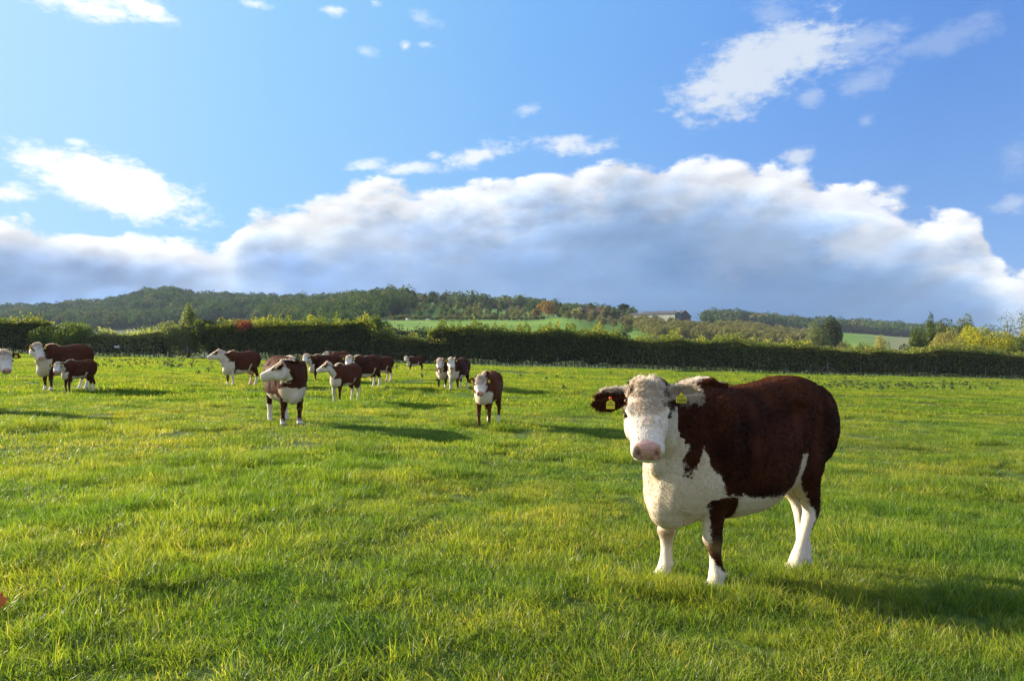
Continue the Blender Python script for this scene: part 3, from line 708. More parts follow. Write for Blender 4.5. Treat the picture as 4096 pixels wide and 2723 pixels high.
    # nostrils, mouth line
    for s in (1, -1):
        d = np.sqrt(((hl[:,0]-.512)/.022)**2+((hl[:,1]-s*.060)/.019)**2+((hl[:,2]-.004)/.026)**2)
        P -= (Hm@np.array([1., s*.15, .35]))[None]*(.034*hs*np.exp(-d**2*.8))[:,None]
    inhead = (hl[:,0] > -.07) & (hl[:,0] < .62) & (np.abs(hl[:,1]) < .19) & (np.abs(hl[:,2]) < .28)
    mouth = inhead & (hl[:,0] > .36)
    P[mouth] -= Nn[mouth]*(.013*np.exp(-((hl[mouth,2]+.062+.15*(.53-hl[mouth,0]))/.007)**2))[:,None]
    for s in (1, -1):                                                # eye sockets
        d = np.sqrt(((hl[:,0]-.206)/.030)**2+((hl[:,1]-s*.135)/.03)**2+((hl[:,2]-.034)/.020)**2)
        P -= (Hm@np.array([0., s*1., .25]))[None]*(.005*hs*np.exp(-d**2))[:,None]
    # fleshy lumps of the coat
    P += Nn*(vnoise(P, 7.0, seed, 2)*.006)[:,None]
    # hollow behind the shoulder blade and in the flank, faint ribs
    sy = np.abs(P[:,1]); on = sy > .12
    g = .014*np.exp(-((P[:,0]-(xs-.16)+.25*(P[:,2]-.95))/.045)**2)*sm(P[:,2], .62, .8)*(1-sm(P[:,2], 1.2, 1.32))
    g = g+.030*np.exp(-((P[:,0]-(xh+.40))/.11)**2-((P[:,2]-1.12)/.10)**2)
    g = g+.012*np.exp(-((P[:,0]-(xh+.22)+.3*(P[:,2]-.8))/.05)**2)*sm(P[:,2], .6, .75)*(1-sm(P[:,2], 1.05, 1.2))
    g = g+.003*np.sin((P[:,0]+.35*P[:,2])*42)*sm(P[:,0], -.30, -.15)*(1-sm(P[:,0], .15, .3))*np.exp(-((P[:,2]-.95)/.25)**2)
    P -= Nn*(g*on)[:,None]
    # ---- coat pattern (white > 0)
    big = vnoise(P, 5.5, seed+20, 2)*.055+vnoise(P, 14., seed+30, 2)*.025
    w_tr = np.minimum(P[:,0]-(xs+.14)+side_white, chestw-P[:,2])+big                    # chest and brisket
    if hero:
        ed = np.interp(P[:,2], [.45,.60,.68,.80,.95,1.1], [xs-.02,xs-.0,xs+.05,xs+.13,xs+.19,xs+.26])
        spike = .14*np.exp(-((P[:,0]-(xs+.20))/.035)**2)
        w_tr = np.minimum(P[:,0]-ed, (.80+spike+.4*(1-sm(np.abs(P[:,1]), .10, .19))-P[:,2])*.8)+big*1.1
    w_be = (belly-P[:,2])*.9+big*.6+np.where(Nn[:,2] < -.25, .03, -.05)
    w_be = np.where((np.abs(P[:,1]) > .30), w_be-.02, w_be); w_be = w_be-.16*(1-sm(P[:,0], xh+.16, xh+.27))*(np.abs(P[:,1]) > .07)
    white = np.maximum(w_tr, np.where((P[:,2] > .42) & (P[:,0] < xs+.0), w_be, -1))
    # flank flash in front of the thigh
    fl = .055-np.abs((P[:,0]-(xh+.33))-(P[:,2]-.68)*-.35)+big*.5; white = np.maximum(white, np.where((P[:,2] < .86) & (P[:,2] > .55) & (P[:,0] < -.1), fl, -1))
    tan = np.zeros(nV); legw = np.full(nV, -1.)
    dist = np.full(nV, 9.); lid = np.zeros(nV, int)
    low = P[:,2] < .62
    for li, A in enumerate(legaxis):
        cx = np.interp(P[:,2], A[::-1,2], A[::-1,0]); cy = np.interp(P[:,2], A[::-1,2], A[::-1,1])
        d = np.hypot(P[:,0]-cx, P[:,1]-cy); u = d < dist; dist[u] = d[u]; lid[u] = li
    onleg = (dist < .115) & (P[:,2] < (.46 if kind == 'cow' else .60))
    A = np.array(sock)[lid]; lw = A-P[:,2]+big*1.2; white = np.where(onleg, lw, white)
    if hero:
        x0 = np.array([legaxis[i][len(legaxis[i])//2] for i in range(4)])
        # left fore: brown down its outer side, white inside and in front; right fore all white; left hind white in front
        cy = np.array([np.interp(P[:,2], legaxis[i][::-1,2], legaxis[i][::-1,1]) for i in range(4)])[lid, np.arange(nV)]
        cx = np.array([np.interp(P[:,2], legaxis[i][::-1,2], legaxis[i][::-1,0]) for i in range(4)])[lid, np.arange(nV)]
        m0 = (lid == 0) & (P[:,2] < .62) & (dist < .15); side = (P[:,1]-cy)*.9-(P[:,0]-cx)*.55
        white[m0] = (-side+.0+np.clip(.20-P[:,2], -1, .3)*.9*(P[:,2] < .3)+big*.5-.012)[m0]
        m1 = (lid == 1) & (P[:,2] < .66) & (dist < .15); white[m1] = .2
        m2 = (lid == 2) & (P[:,2] < .68) & (dist < .19); white[m2] = ((P[:,0]-cx)*1.1+(.30-P[:,2])*.36+big*.6-.008)[m2]
        m3 = (lid == 3) & (P[:,2] < .50) & (dist < .14); white[m3] = .1
        for li in (0, 1):
            kk_ = (lid == li) & onleg; tan[kk_] = (.75*np.exp(-((P[:,2]-.325+big)/.05)**2)*(Nn[:,0] > -.2))[kk_]
    else:
        for li in (0, 1):
            kk_ = (lid == li) & onleg; tan[kk_] = (.4*np.exp(-((P[:,2]-.33+big)/.03)**2)*(Nn[:,0] > 0))[kk_]
    # neck
    D2 = ((P[:,None,:]-Cn[None,::2])**2).sum(2); ni = D2.argmin(1)*2; ni = np.clip(ni, 0, len(Cn)-1); tq = q[ni]
    rel = P-Cn[ni]; lv = (rel*Un[ni]).sum(1); lh = (rel*Ln[ni]).sum(1); dn = np.sqrt((lv/np.where(lv > 0, nr[ni,1], nr[ni,2]))**2+(lh/nr[ni,0])**2)
    along = (rel*Tn[ni]).sum(1)
    isneck = (dn < 1.22) & (tq > .10) & (P[:,2] > .62) & (P[:,0] > xs+.02)
    vv = lv/np.where(lv > 0, nr[ni,1], nr[ni,2])
    lim = np.interp(tq, [0,.3,.55,.75,.9,1.], [-.62,-.42,-.12,.18,.55,1.3])+nlim
    wn_ = (lim-vv)*.16+big*.8
    white = np.where(isneck, wn_, white)
    if hero:
        white = np.where(isneck & (vv > -.45) & (np.abs(lh) > .10), wn_-.05, white)
        white = np.where(isneck & (vv < -.5) & (tq > .4), .1, white)
    if not bare_crest:
        crest = np.where((np.abs(lh) < .06) & (vv > .72) & (tq > -.1), .055-np.abs(lh)+big*.4, -1)
        xw = np.where((np.abs(P[:,1]) < .055) & (P[:,2] > 1.24) & (P[:,0] > xs-.28), .045-np.abs(P[:,1])+big*.5, -1)
        white = np.maximum(white, np.maximum(crest, xw))
    # head: white face, brown ears and temples
    hh = inhead & ((P-pe)@Hm[:,0] > -.05)
    wh = np.where(hh, .2, -1.)
    if ndark: wh = np.where(hh & (hl[:,0] < .14) & (np.abs(hl[:,1]) > .075) & (hl[:,2] > -.03), .03-ndark*.1+big, wh)
    if hero: wh = np.where(hh & (hl[:,0] < .055) & (np.abs(hl[:,1]) > .095) & (hl[:,2] > .02) , -.03+big, wh)
    white = np.where(hh, wh, white)
    dark = np.zeros(nV); pink = np.zeros(nV)
    for (base, aw, op, sd, L), s in zip(ear_fr, (1, -1)):
        e = P-base; t = e@aw/L; near_ = (t > (.05 if hero else .20)) & (t < 1.25) & (np.linalg.norm(e-np.outer(e@aw, aw), axis=1) < .12*hs)
        sdv = np.abs(e@sd)
        zr = (e-np.outer(e@aw, aw))[:,2]
        if hero and s == 1: val = np.minimum(.05-(t-.70)*.25, zr+.045)+big*.5
        elif hero: val = np.where(t > .1, (zr-.030)*1.2+big*.5, .05)
        else: val = np.where(t > .12, -.1, .1)
        white = np.where(near_, val, white)
        ins = near_ & ((Nn@op) > .25); dark[ins] = .55*(1 if not hero else .45)*(sdv[ins] < .05)
    pk = hh & (hl[:,0] > .455+.018*np.abs(hl[:,1])/.06) & (hl[:,2] > -.050) & (np.abs(hl[:,1]) < .078)
    pink[pk] = 1.0
    for s in (1, -1):
        d = np.sqrt(((hl[:,0]-.512)/.035)**2+((hl[:,1]-s*.056)/.015)**2+((hl[:,2]-.004)/.019)**2); dark = np.maximum(dark, np.where(hh, 1.0*np.exp(-d**2), 0))
        d = np.sqrt(((hl[:,0]-.208)/.040)**2+((hl[:,1]-s*.135)/.04)**2+((hl[:,2]-.034)/.026)**2); pink = np.maximum(pink, np.where(hh, .45*np.exp(-d**2*1.3), 0))
    if not hero:
        for s in (1, -1):
            d = np.sqrt(((hl[:,0]-.206)/.035)**2+((hl[:,1]-s*.13)/.03)**2+((hl[:,2]-.034)/.022)**2); dark = np.maximum(dark, np.where(hh, .8*np.exp(-d**2), 0))
    dark = np.maximum(dark, np.where(P[:,2] < .042, .55, 0)*(0.6 if hero else 1))
    if hero: dark = np.maximum(dark, np.where(hh & (hl[:,0] > .48) & (hl[:,2] < -.012) & (hl[:,2] > -.05), .35*(vnoise(P, 60, 3) > 0), 0))
    if udder: pink = np.maximum(pink, np.where((P[:,2] < .60) & (np.abs(P[:,1]) < .17) & (np.abs(P[:,0]+.42) < .22), .7, 0))
    cl = np.full(nV, clean); cl = np.where(hh, .75, cl); cl = np.where(onleg, .8, cl)
    me.vertices.foreach_set('co', P.astype(np.float32).ravel())
    for an, arr in (('white', white), ('tan', tan), ('pink', pink), ('dark', dark), ('clean', cl), ('red', red+(.75*sm(P[:,2]+big*1.5, 1.08, 1.36)*(.6+.4*vnoise(P, 9, 8)) if hero else .35*sm(P[:,2], 1.0, 1.36)))):  # redder with height: bleached back and its sunlit look put into coat colour
        a = me.attributes.new(an, 'FLOAT', 'POINT'); a.data.foreach_set('value', arr.astype(np.float32))
    me.polygons.foreach_set('use_smooth', np.ones(len(me.polygons), bool)); me.update(); me.name = 'body'
    root = empty(name, pos, heading); root.scale = (S, S, S); tag(root, label, category, 'Hereford cattle grazing in the field')
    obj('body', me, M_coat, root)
    # eyes
    es = Soup(); er_ = .021 if hero else .027; es.ell((0,0,0), (er_*hs, er_*hs, er_*hs), k=14); ev = es.V[0]
    for s in (1, -1):
        c0 = H2(.206, s*.1300, .034)
        q3 = [f for f in es.F if len(f) == 3]; q4 = [f for f in es.F if len(f) == 4]
        emesh = mesh_np('eye', ev*np.array([1.25, .9, .85])@Hm.T+c0, [np.array(q3), np.array(q4)], smooth=True)
        obj('eye', emesh, M_eye, root)
    # ear tags
    for idx, (base, aw, op, sd, L) in enumerate(ear_fr):
        if not tags[idx]: continue
        a = (.0 if idx == 0 else 0); up = np.array([0,0,1.]); fwd = op-up*op.dot(up); 
        if hero:                                       # tags hang in front of the cup, facing forward
            c = base+aw*L*(.46 if idx == 0 else .52)+op*.030+up*(-.030 if idx == 0 else -.045); w2, h2 = (.031, .024) if idx == 0 else (.026, .027)
        else: c = base+aw*L*.5+op*.032-up*.035; w2, h2 = .030*hs, .034*hs
        fwd = op*.9+Hm[:,0]*.2; fwd -= up*fwd.dot(up)*.8; fwd /= np.linalg.norm(fwd); sx = np.cross(up, fwd); sx /= np.linalg.norm(sx); uu = np.cross(fwd, sx)
        outl = [(-1,-1),(1,-1),(1,.55),(.32,.95),(.2,1.5),(-.2,1.5),(-.32,.95),(-1,.55)]
        V = [c+sx*w2*a_+uu*h2*b_+fwd*.003 for a_, b_ in outl]+[c+sx*w2*a_+uu*h2*b_-fwd*.003 for a_, b_ in outl]
        k = len(outl); bmf = [list(range(k)), list(range(2*k-1, k-1, -1))]+[[i, i+k, (i+1)%k+k, (i+1)%k] for i in range(k)]
        tm = bpy.data.meshes.new('ear_tag'); tm.from_pydata([tuple(v) for v in V], [], bmf); tm.update(); to = obj('ear_tag', tm, M_tag, root)
        if hero:
            lines = [('UK 560274', .006, .013), ('1606', .019, -.009)] if idx == 0 else [('UK', .008, .012), ('560 1606', .007, -.002)]
            for txt, size, oy in lines:
                cu = bpy.data.curves.new('number', 'FONT'); cu.body = txt; cu.size = size*1.5; cu.align_x = 'CENTER'; cu.align_y = 'CENTER'; cu.extrude = .0004; cu.offset = .0006 if size > .02 else .0002
                oo = bpy.data.objects.new('number', cu); COL.objects.link(oo); dg = bpy.context.evaluated_depsgraph_get()
                tmesh = bpy.data.meshes.new_from_object(oo.evaluated_get(dg)); bpy.data.objects.remove(oo)
                M4 = Matrix(((sx[0], uu[0], fwd[0], 0), (sx[1], uu[1], fwd[1], 0), (sx[2], uu[2], fwd[2], 0), (0,0,0,1))); M4.translation = Vector(c+uu*oy+fwd*.0042)
                tmesh.transform(M4); obj('number', tmesh, M_ink, to)
            if idx == 1:
                st = Soup(); st.ell(c+uu*h2*1.5+fwd*.004, (.011,.011,.008), k=10); q3 = [f for f in st.F if len(f) == 3]; q4 = [f for f in st.F if len(f) == 4]
                obj('stud', mesh_np('stud', st.V[0], [np.array(q3), np.array(q4)], smooth=True), M_tagr, to)
    # tail switch
    rr = np.random.default_rng(seed+4); tb = np.array(tp_[-1]); HV = []; HF = []; nh = 70; o_ = 0
    for i in range(nh):
        a = rr.uniform(0, 6.28); b0 = tb+np.array([math.cos(a), math.sin(a), 0])*.016+np.array([0,0,rr.uniform(-.02,.08)])
        sw = np.array([math.cos(a)*.03, math.sin(a)*.03, 0])*rr.uniform(.2, 1.3); pts = [b0, b0+sw+np.array([0,0,-.10]), b0+sw*1.1+np.array([0,0,-.20]), b0+sw*.4+np.array([0,0,-rr.uniform(.26,.36)])]
        wd_ = np.array([-math.sin(a), math.cos(a), 0])*.006
        for j, p_ in enumerate(pts): HV += [p_-wd_*(1-j*.25), p_+wd_*(1-j*.25)]
        for j in range(3): HF.append((o_+2*j, o_+2*j+1, o_+2*j+3, o_+2*j+2))
        o_ += 8
    HV = np.array(HV); obj('tail_switch', mesh_np('tail_switch', HV, [np.array(HF)], {'white': np.full(len(HV), -.2), 'red': np.full(len(HV), red)}), M_coat, root)
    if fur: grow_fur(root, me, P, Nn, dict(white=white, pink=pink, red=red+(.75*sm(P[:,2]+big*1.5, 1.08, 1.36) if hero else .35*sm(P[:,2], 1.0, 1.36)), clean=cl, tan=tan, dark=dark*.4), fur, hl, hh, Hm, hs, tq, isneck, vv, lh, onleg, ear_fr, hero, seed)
    # attach info for placing
    root['_h'] = 0; del root['_h']
    return root

def grow_fur(root, me, P, Nn, at_, count, hl, hh, Hm, hs, tq, isneck, vv, lh, onleg, ear_fr, hero, seed):
    """short hair over the whole coat, long curls on poll and crest, fringes on the ears"""
    r = np.random.default_rng(seed+50); nP = len(me.polygons)
    lt = len(me.loops); lv_ = np.empty(lt, np.int32); me.loops.foreach_get('vertex_index', lv_)
    ls = np.empty(nP, np.int32); me.polygons.foreach_get('loop_start', ls); tot = np.empty(nP, np.int32); me.polygons.foreach_get('loop_total', tot)
    ok = tot == 4; qv = lv_[ls[ok][:,None]+np.arange(4)]
    cen = P[qv].mean(1)
    wgt = np.ones(len(qv)); v0 = qv[:,0]
    fore = hh & (hl[:,0] < .42) & (hl[:,2] > .03) & (np.abs(hl[:,1]) < .118-.12*np.clip(hl[:,0]-.08, 0, 1)); crest = (isneck & (vv > .60) & (np.abs(lh) < .10)) | ((np.abs(P[:,1]) < .08) & (P[:,2] > 1.27) & (P[:,0] > .25))
    poll = hh & (hl[:,0] < .07) & (hl[:,2] > 0)
    ear = np.zeros(len(P), bool)
    for (base, aw, op, sd, L) in ear_fr:
        e = P-base; t = e@aw/L; ear |= (t > .12) & (t < 1.2) & (np.linalg.norm(e-np.outer(e@aw, aw), axis=1) < .12)
    wgt[fore[v0]] = (4.5*np.clip((vnoise(hl*1., 26, 5, 2)+.45)*1.6, 0.05, 1.)*np.clip((.42-hl[:,0])/.26, .03, 1)**1.5)[v0[fore[v0]]]; wgt[poll[v0]] = 6.; wgt[crest[v0]] = 3.5; wgt[ear[v0]] = 4.; wgt[(hh & (hl[:,0] > .45))[v0]] = 0.0; wgt[onleg[v0]] *= .8; wgt[P[v0,2] < .06] = 0
    for s in (1, -1): wgt[(hh & (np.linalg.norm(hl-np.array([.206, s*.125, .034]), axis=1) < .034))[v0]] = 0
    if not hero: wgt *= np.where(crest[v0] | poll[v0] | fore[v0], 1., np.where(P[v0,2] > 1.15, .5, .12))
    i = r.choice(len(qv), count, p=wgt/wgt.sum()); vi = qv[i, r.integers(0, 4, count)]
    b = r.random((count, 2)); A, B_, C_, D_ = (P[qv[i,j]] for j in range(4))
    root_p = (A*(1-b[:,:1])+B_*b[:,:1])*(1-b[:,1:])+(D_*(1-b[:,:1])+C_*b[:,:1])*b[:,1:]
    N = Nn[vi]
    flow = np.tile([-1., 0, -.55], (count, 1))
    flow[onleg[vi]] = [0,0,-1.]
    hd = hh[vi]; flow[hd] = Hm[:,0]+Hm[:,1]*.0
    cr = crest[vi]; flow[cr] = np.array([-.3,0,.9])
    flow += r.normal(0, .30, (count, 3)) + np.stack([vnoise(root_p, 9, 71+j) for j in range(3)], 1)*.45
    ea = ear[vi]
    for (base, aw, op, sd, L) in ear_fr:
        e = root_p-base; m = ea & ((e@aw) > 0) & (np.linalg.norm(e, axis=1) < .3); flow[m] = aw*.9+sd*np.sign(e[m]@sd)[:,None]*.8+r.normal(0, .25, (m.sum(), 3))
    flow -= N*np.sum(flow*N, 1)[:,None]; flow /= np.linalg.norm(flow, axis=1)[:,None]+1e-9
    L = r.uniform(.6, 1.3, count)*np.where(hd, .012, .020); L[onleg[vi]] *= .5; L[(at_['white'][vi] > 0) & ~hd] *= .7
    fo, po = fore[vi], poll[vi]
    L[fo] = (r.uniform(.012, .026, count)*(1.1-2.1*np.clip(hl[vi,0]-.05, 0, .36)))[fo]; L[po] = r.uniform(.018, .038, po.sum()); L[cr] = r.uniform(.03, .062, cr.sum()); L[ea] = r.uniform(.015, .042, ea.sum())
    lift = np.where(hd | onleg[vi], .22, .24); lift[fo] = .40; lift[po] = .6; lift[cr] = .9; lift[ea] = .35
    curl = np.zeros(count); curl[fo] = 1.; curl[po] = 1.0; curl[cr] = .6
    Bv = np.cross(N, flow); ph = vnoise(root_p, 22, 90)*6
    pts = [root_p-N*.002]
    for k, s in enumerate((.4, .75, 1.0)):
        o = flow*(s*(1-lift*.5))[:,None]+N*(lift*s*(1-.45*s))[:,None]
        o = o+(Bv*np.sin(ph+s*4)[:,None]+N*(np.cos(ph+s*4)*.25)[:,None])*(curl*.85*s)[:,None]
        pts.append(root_p+o*L[:,None])
    wd = (.0016 if hero else .0036)*np.where(fo | po | cr, 1.7, 1.)
    side = np.cross(flow, r.normal(0, 1, (count, 3))); side /= np.linalg.norm(side, axis=1)[:,None]+1e-9
    V = []; tp = (1., .9, .65, .12)
    for k in range(4): V += [pts[k]-side*(wd*tp[k])[:,None], pts[k]+side*(wd*tp[k])[:,None]]
    V = np.stack(V, 1).reshape(-1, 3); base = np.arange(count)[:,None]*8
    Fq = np.concatenate([base+np.array([[0,1,3,2]]), base+np.array([[2,3,5,4]]), base+np.array([[4,5,7,6]])])
    att = {k: np.repeat(v[vi], 8) for k, v in at_.items()}
    att['tan'] = np.maximum(att['tan'], np.repeat(np.where(fo | po, .0+.14*vnoise(root_p, 22, 77), 0), 8))
    att['clean'] = np.maximum(att['clean'], np.repeat(np.where(fo | po | cr, 1., 0), 8))
    obj('hair', mesh_np('hair', V, [Fq], att, smooth=True), M_hair, root)
# ---------------------------------------------------------------- shrubs and trees standing in and behind the hedge line
def Hat(px, py, D):
    x, y, z = at(px, D); return CAMZ+(HY-py)/F*D-z
def tree_at(name, label, cat, px, top, wpx, D, mat, seed, **k):
    return plant_tree(name, label, cat, px, D, Hat(px, top, D), wpx/F*D, mat, seed, **k)
tree_at('hawthorn_bush', 'rounded yellow-green bush at the left, behind the big cow turned to its calf', 'bush', 275, 1272, 235, 85.6, M_green, 11, shape='shrub', nl=9, leaves=9000, size=.2, base=.02)
tree_at('hawthorn_bush', 'yellow-lit twiggy bush top rising over the left bush', 'bush', 215, 1290, 120, 86.2, M_yel, 12, shape='shrub', nl=5, leaves=2200, size=.18, base=.02)
tree_at('shrub', 'tallest shrub of the hedge, pale upright shoots, behind the braced fence post', 'shrub', 755, 1206, 190, 87.3, M_olive, 13, shape='tall', nl=15, leaves=12000, size=.2, base=.02)
tree_at('shrub', 'olive shrub leaning on the left of the tallest shrub', 'shrub', 678, 1268, 120, 86.6, M_olive, 14, shape='shrub', nl=7, leaves=5200, size=.19, base=.02)
tree_at('shrub', 'dark green shrub between the tallest shrub and the red-leaved bush', 'shrub', 835, 1276, 130, 86.3, M_hedge, 15, shape='shrub', nl=6, leaves=6000, size=.2, base=.02)
tree_at('red_leaved_shrub', 'small rust-red shrub showing at the top of the dark hedge', 'shrub', 982, 1284, 80, 85.2, M_red, 16, shape='top', nl=5, leaves=1500, size=.16, base=.3, trunk_r=.05)
tree_at('green_tree', 'rounded dark green tree above the left side of the hedge gap', 'tree', 1500, 1256, 120, 105, M_green, 17, nl=8, leaves=4200, size=.3)
tree_at('green_tree', 'bushy tree at the end of the long hedge, just left of the gap', 'tree', 1400, 1270, 110, 98, M_hedge, 18, nl=7, leaves=4000, size=.28)
tree_at('ivy_clad_tree', 'tall narrow ivy-covered tree, highest at the left of the right-hand tree group', 'tree', 3722, 1244, 120, 128, M_green, 21, shape='tall', nl=9, leaves=5200, size=.26, base=.1)
tree_at('green_tree', 'round dark green tree at the foot of the ivy-clad tree', 'tree', 3668, 1312, 92, 124, M_green, 22, leaves=4200, size=.25, base=.05)
tree_at('green_tree', 'spreading olive-green tree just right of the ivy-clad tree', 'tree', 3775, 1278, 120, 132, M_hawth, 23, leaves=5600, size=.26, base=.1)
tree_at('willow', 'soft tan-coloured willow bush in front of the olive-green tree', 'willow', 3795, 1302, 120, 118, M_tan, 24, shape='shrub', leaves=6500, size=.2, base=.02, inner=.5)
tree_at('green_tree', 'olive tree with a rounded raised head, between tan willow and yellow ash', 'tree', 3862, 1260, 84, 130, M_hawth, 25, leaves=4200, size=.24)
tree_at('yellow_tree', 'bright yellow autumn tree, the most yellow of the right-hand group', 'tree', 3895, 1292, 165, 121, M_yel, 26, leaves=7800, size=.24, base=.03, nl=11)
tree_at('green_tree', 'pale feathery tree behind the bright yellow tree', 'tree', 3965, 1288, 125, 131, M_hawth, 27, leaves=2600, size=.24, inner=.5)
tree_at('sparse_tree', 'thin-leaved tree with bare branches showing against the sky, near the right edge', 'tree', 4030, 1250, 90, 127, M_hawth, 28, leaves=900, size=.22, nl=14, barkm=bark_pale, trunk_r=.16)
tree_at('sparse_tree', 'half-bare tree cut by the right edge of the picture', 'tree', 4108, 1226, 120, 129, M_hawth, 29, leaves=1700, size=.24, nl=14, barkm=bark_pale, trunk_r=.18)
tree_at('green_tree', 'broad yellow-green tree low down in front of the sparse tree', 'tree', 4020, 1326, 175, 117, M_yel, 30, leaves=5200, size=.26, base=.02)
tree_at('green_tree', 'dark leafy tree below the tan tree at the right edge', 'tree', 4085, 1338, 110, 114, M_green, 31, leaves=4200, size=.25, base=.02)
tree_at('willow', 'brownish-yellow tree top at the right edge', 'tree', 4112, 1286, 120, 122, M_tan, 32, leaves=4200, size=.24, base=.05, inner=.5)
tree_at('green_tree', 'tree standing just beyond the right edge', 'tree', 4230, 1270, 190, 122, M_hawth, 33, leaves=5200, size=.28)
tree_at('willow', 'small tan willow alone before the pale hill field at the right', 'willow', 3522, 1332, 66, 150, M_tan, 34, shape='round', nl=6, leaves=2200, size=.26, base=.02)
tree_at('bush', 'low dark bush right of the small tan willow', 'bush', 3598, 1362, 92, 140, M_dark, 35, shape='shrub', leaves=2600, size=.3, base=.02)
tree_at('bush', 'low brown-green bush left of the small tan willow', 'bush', 3440, 1357, 84, 150, M_hawth, 36, shape='shrub', leaves=2400, size=.3, base=.02)
tree_at('bush', 'brownish bush hugging the pale willow on its right', 'bush', 3366, 1345, 80, 160, M_orch, 37, shape='shrub', leaves=2400, size=.3, base=.02)
tree_at('willow', 'large pale grey-green willow beside the dark oak', 'willow', 3268, 1288, 108, 175, M_willow, 38, leaves=5200, size=.36, base=.02, inner=.4)
tree_at('oak', 'dark round oak behind the pale willow', 'tree', 3330, 1268, 92, 190, M_dark, 39, leaves=4600, size=.42, base=.08)

# ---------------------------------------------------------------- hill: single trees on the skyline and on the slope
sk = [(1652,1158,40,545,'round',M_dark,'dark tree with a leaning crown on the skyline, next to the wooded knoll'),
 (1694,1176,34,552,'round',M_dark,'small round dark tree on the skyline, second right of the knoll'),
 (1730,1163,44,555,'round',M_wood,'umbrella-shaped tree standing alone against the sky on the grassy crest'),
 (1772,1179,36,552,'round',M_wood,'upright tree right of the umbrella-shaped tree on the crest'),
 (1803,1193,26,540,'cone',M_dark,'pointed small tree on the crest'),
 (1838,1192,46,535,'round',M_wood,'bushy tree halfway along the scrubby crest'),
 (1862,1188,26,540,'tall',M_wood,'thin tree poking up from the scrubby crest'),
 (1884,1190,40,530,'round',M_dark,'dark domed tree on the scrubby crest'),
 (1932,1200,44,520,'round',M_wood,'rounded tree on the crest above the scrub'),
 (2130,1200,70,470,'round',M_wood,'pale green rounded tree behind the left of the orange tree'),
 (2214,1192,80,470,'round',M_wood,'broad green tree directly behind the orange tree'),
 (2192,1199,88,395,'round',M_orange,'large orange and green autumn tree on the hill, the most orange of all'),
 (2143,1238,34,392,'round',M_orange,'small orange tree at the left foot of the large orange tree'),
 (2243,1208,34,420,'cone',M_dark,'dark conifer right of the orange tree'),
 (2258,1224,46,400,'round',M_hedge,'dark round tree between conifer and yellow tree'),
 (2303,1234,46,385,'round',M_yel,'small bright yellow tree in front of the red-gabled house'),
 (2330,1240,34,392,'round',M_dark,'dark tree right of the small yellow tree'),
 (2366,1209,42,480,'round',M_wood,'grey-green round tree rising between the two chimneys'),
 (2375,1236,48,405,'round',M_orch,'brownish tree below the two chimneys'),
 (2420,1228,36,410,'round',M_orch,'bare-topped brownish tree left of the thin spruce'),
 (2436,1219,16,415,'cone',M_dark,'thin dark spruce on the hill, left of the pine'),
 (2450,1236,44,408,'round',M_hedge,'dark tree at the foot of the spruce'),
 (2478,1240,36,405,'cone',M_dark,'dark bushy conifer left of the pine trunk'),
 (2496,1243,30,402,'shrub',M_dark,'dark ivy bush around the pine trunk'),
 (2532,1242,40,600,'round',M_wood,'distant tree top left of the barn roof'),
 (2583,1245,40,640,'round',M_wood,'distant tree top showing over the barn roof'),
 (2846,1262,34,520,'round',M_wood,'small tree on the horizon just right of the barn')]
for i, (px, top, wpx, D, shp, mt, lb) in enumerate(sk):
    big = mt is M_orange or mt is M_yel
    tree_at('spruce' if shp == 'cone' else 'hill_tree', lb, 'tree', px, top, wpx, D, mt, 60+i, shape=shp, nl=8, leaves=1500 if big else 800, size=.85 if not big else .62, base=.12, aspect=.8)
e = tree_at('pine', 'tall scots pine with flat layered crown and bare trunk beside the barn', 'pine', 2497, 1209, 52, 400, M_dark, 99, shape='flat', nl=12, leaves=1200, size=.55, base=.5, trunk_r=.25, aspect=.8)

# scattered scrub and small trees on the grassy slope
r = np.random.default_rng(5)
protos = []
for i, (shp, mt, H, W) in enumerate([('round',M_wood,7,6),('round',M_hedge,7.5,5),('tall',M_wood,7,3.2),('shrub',M_orch,4.2,5),('round',M_orch,6.5,6),('shrub',M_hawth,3.5,4)]):
    (tv, tf), (cv, cf), tint = make_tree(np.random.default_rng(200+i), H, W, shape=shp, nl=7, leaves=420, size=.75, base=.15, aspect=.8)
    protos.append((mesh_np('trunk', tv, [tf], smooth=True), mesh_np('crown', cv, [cf], {'tint': tint}), mt))
slab = ['mid-green round tree scattered on the scrubby slope above the green hill field', 'dark round tree scattered on the scrubby slope above the green hill field', 'narrow upright green tree scattered on the scrubby slope above the hill field', 'low brownish bush scattered on the scrubby slope above the green hill field', 'brownish round tree scattered on the scrubby slope above the green hill field', 'low light green bush scattered along the top of the green hill field']
def put(pi, x, y, s, name, label, group, cat):
    tm_, cm_, mt = protos[pi]; e = empty(name, (x, y, tz1(x, y)), r.uniform(0, 6.28)); e.scale = (s, s, s); tag(e, label, cat, group)
    obj('trunk', tm_, bark, e); obj('crown', cm_, mt, e)
n_s = 0
for k in range(150):
    px = r.uniform(1555, 2170); D = r.uniform(388, 540)
    f = (px-1555)/615
    if D > 520-60*f and r.random() < .5: continue
    if 1650 < px < 1830 and D > 500: continue
    pi = [0,1,2,3,4,5][int(r.choice(6, p=[.25,.2,.1,.15,.2,.1]))]; x = (px-2048)/F*D
    put(pi, x, D, r.uniform(.5, 1.05)*(1 if D > 440 else .75), 'hill_tree' if pi in (0,1,2,4) else 'hill_bush', slab[pi], 'scrub on the hillside', 'tree' if pi in (0,1,2,4) else 'bush'); n_s += 1
for px in np.arange(1560, 2180, 17):
    x = (px-2048)/F*378; put(5 if r.random() < .6 else 3, x, 378+r.uniform(-1, 3), r.uniform(.4, .75), 'hill_bush', slab[5], 'scrub on the hillside', 'bush')
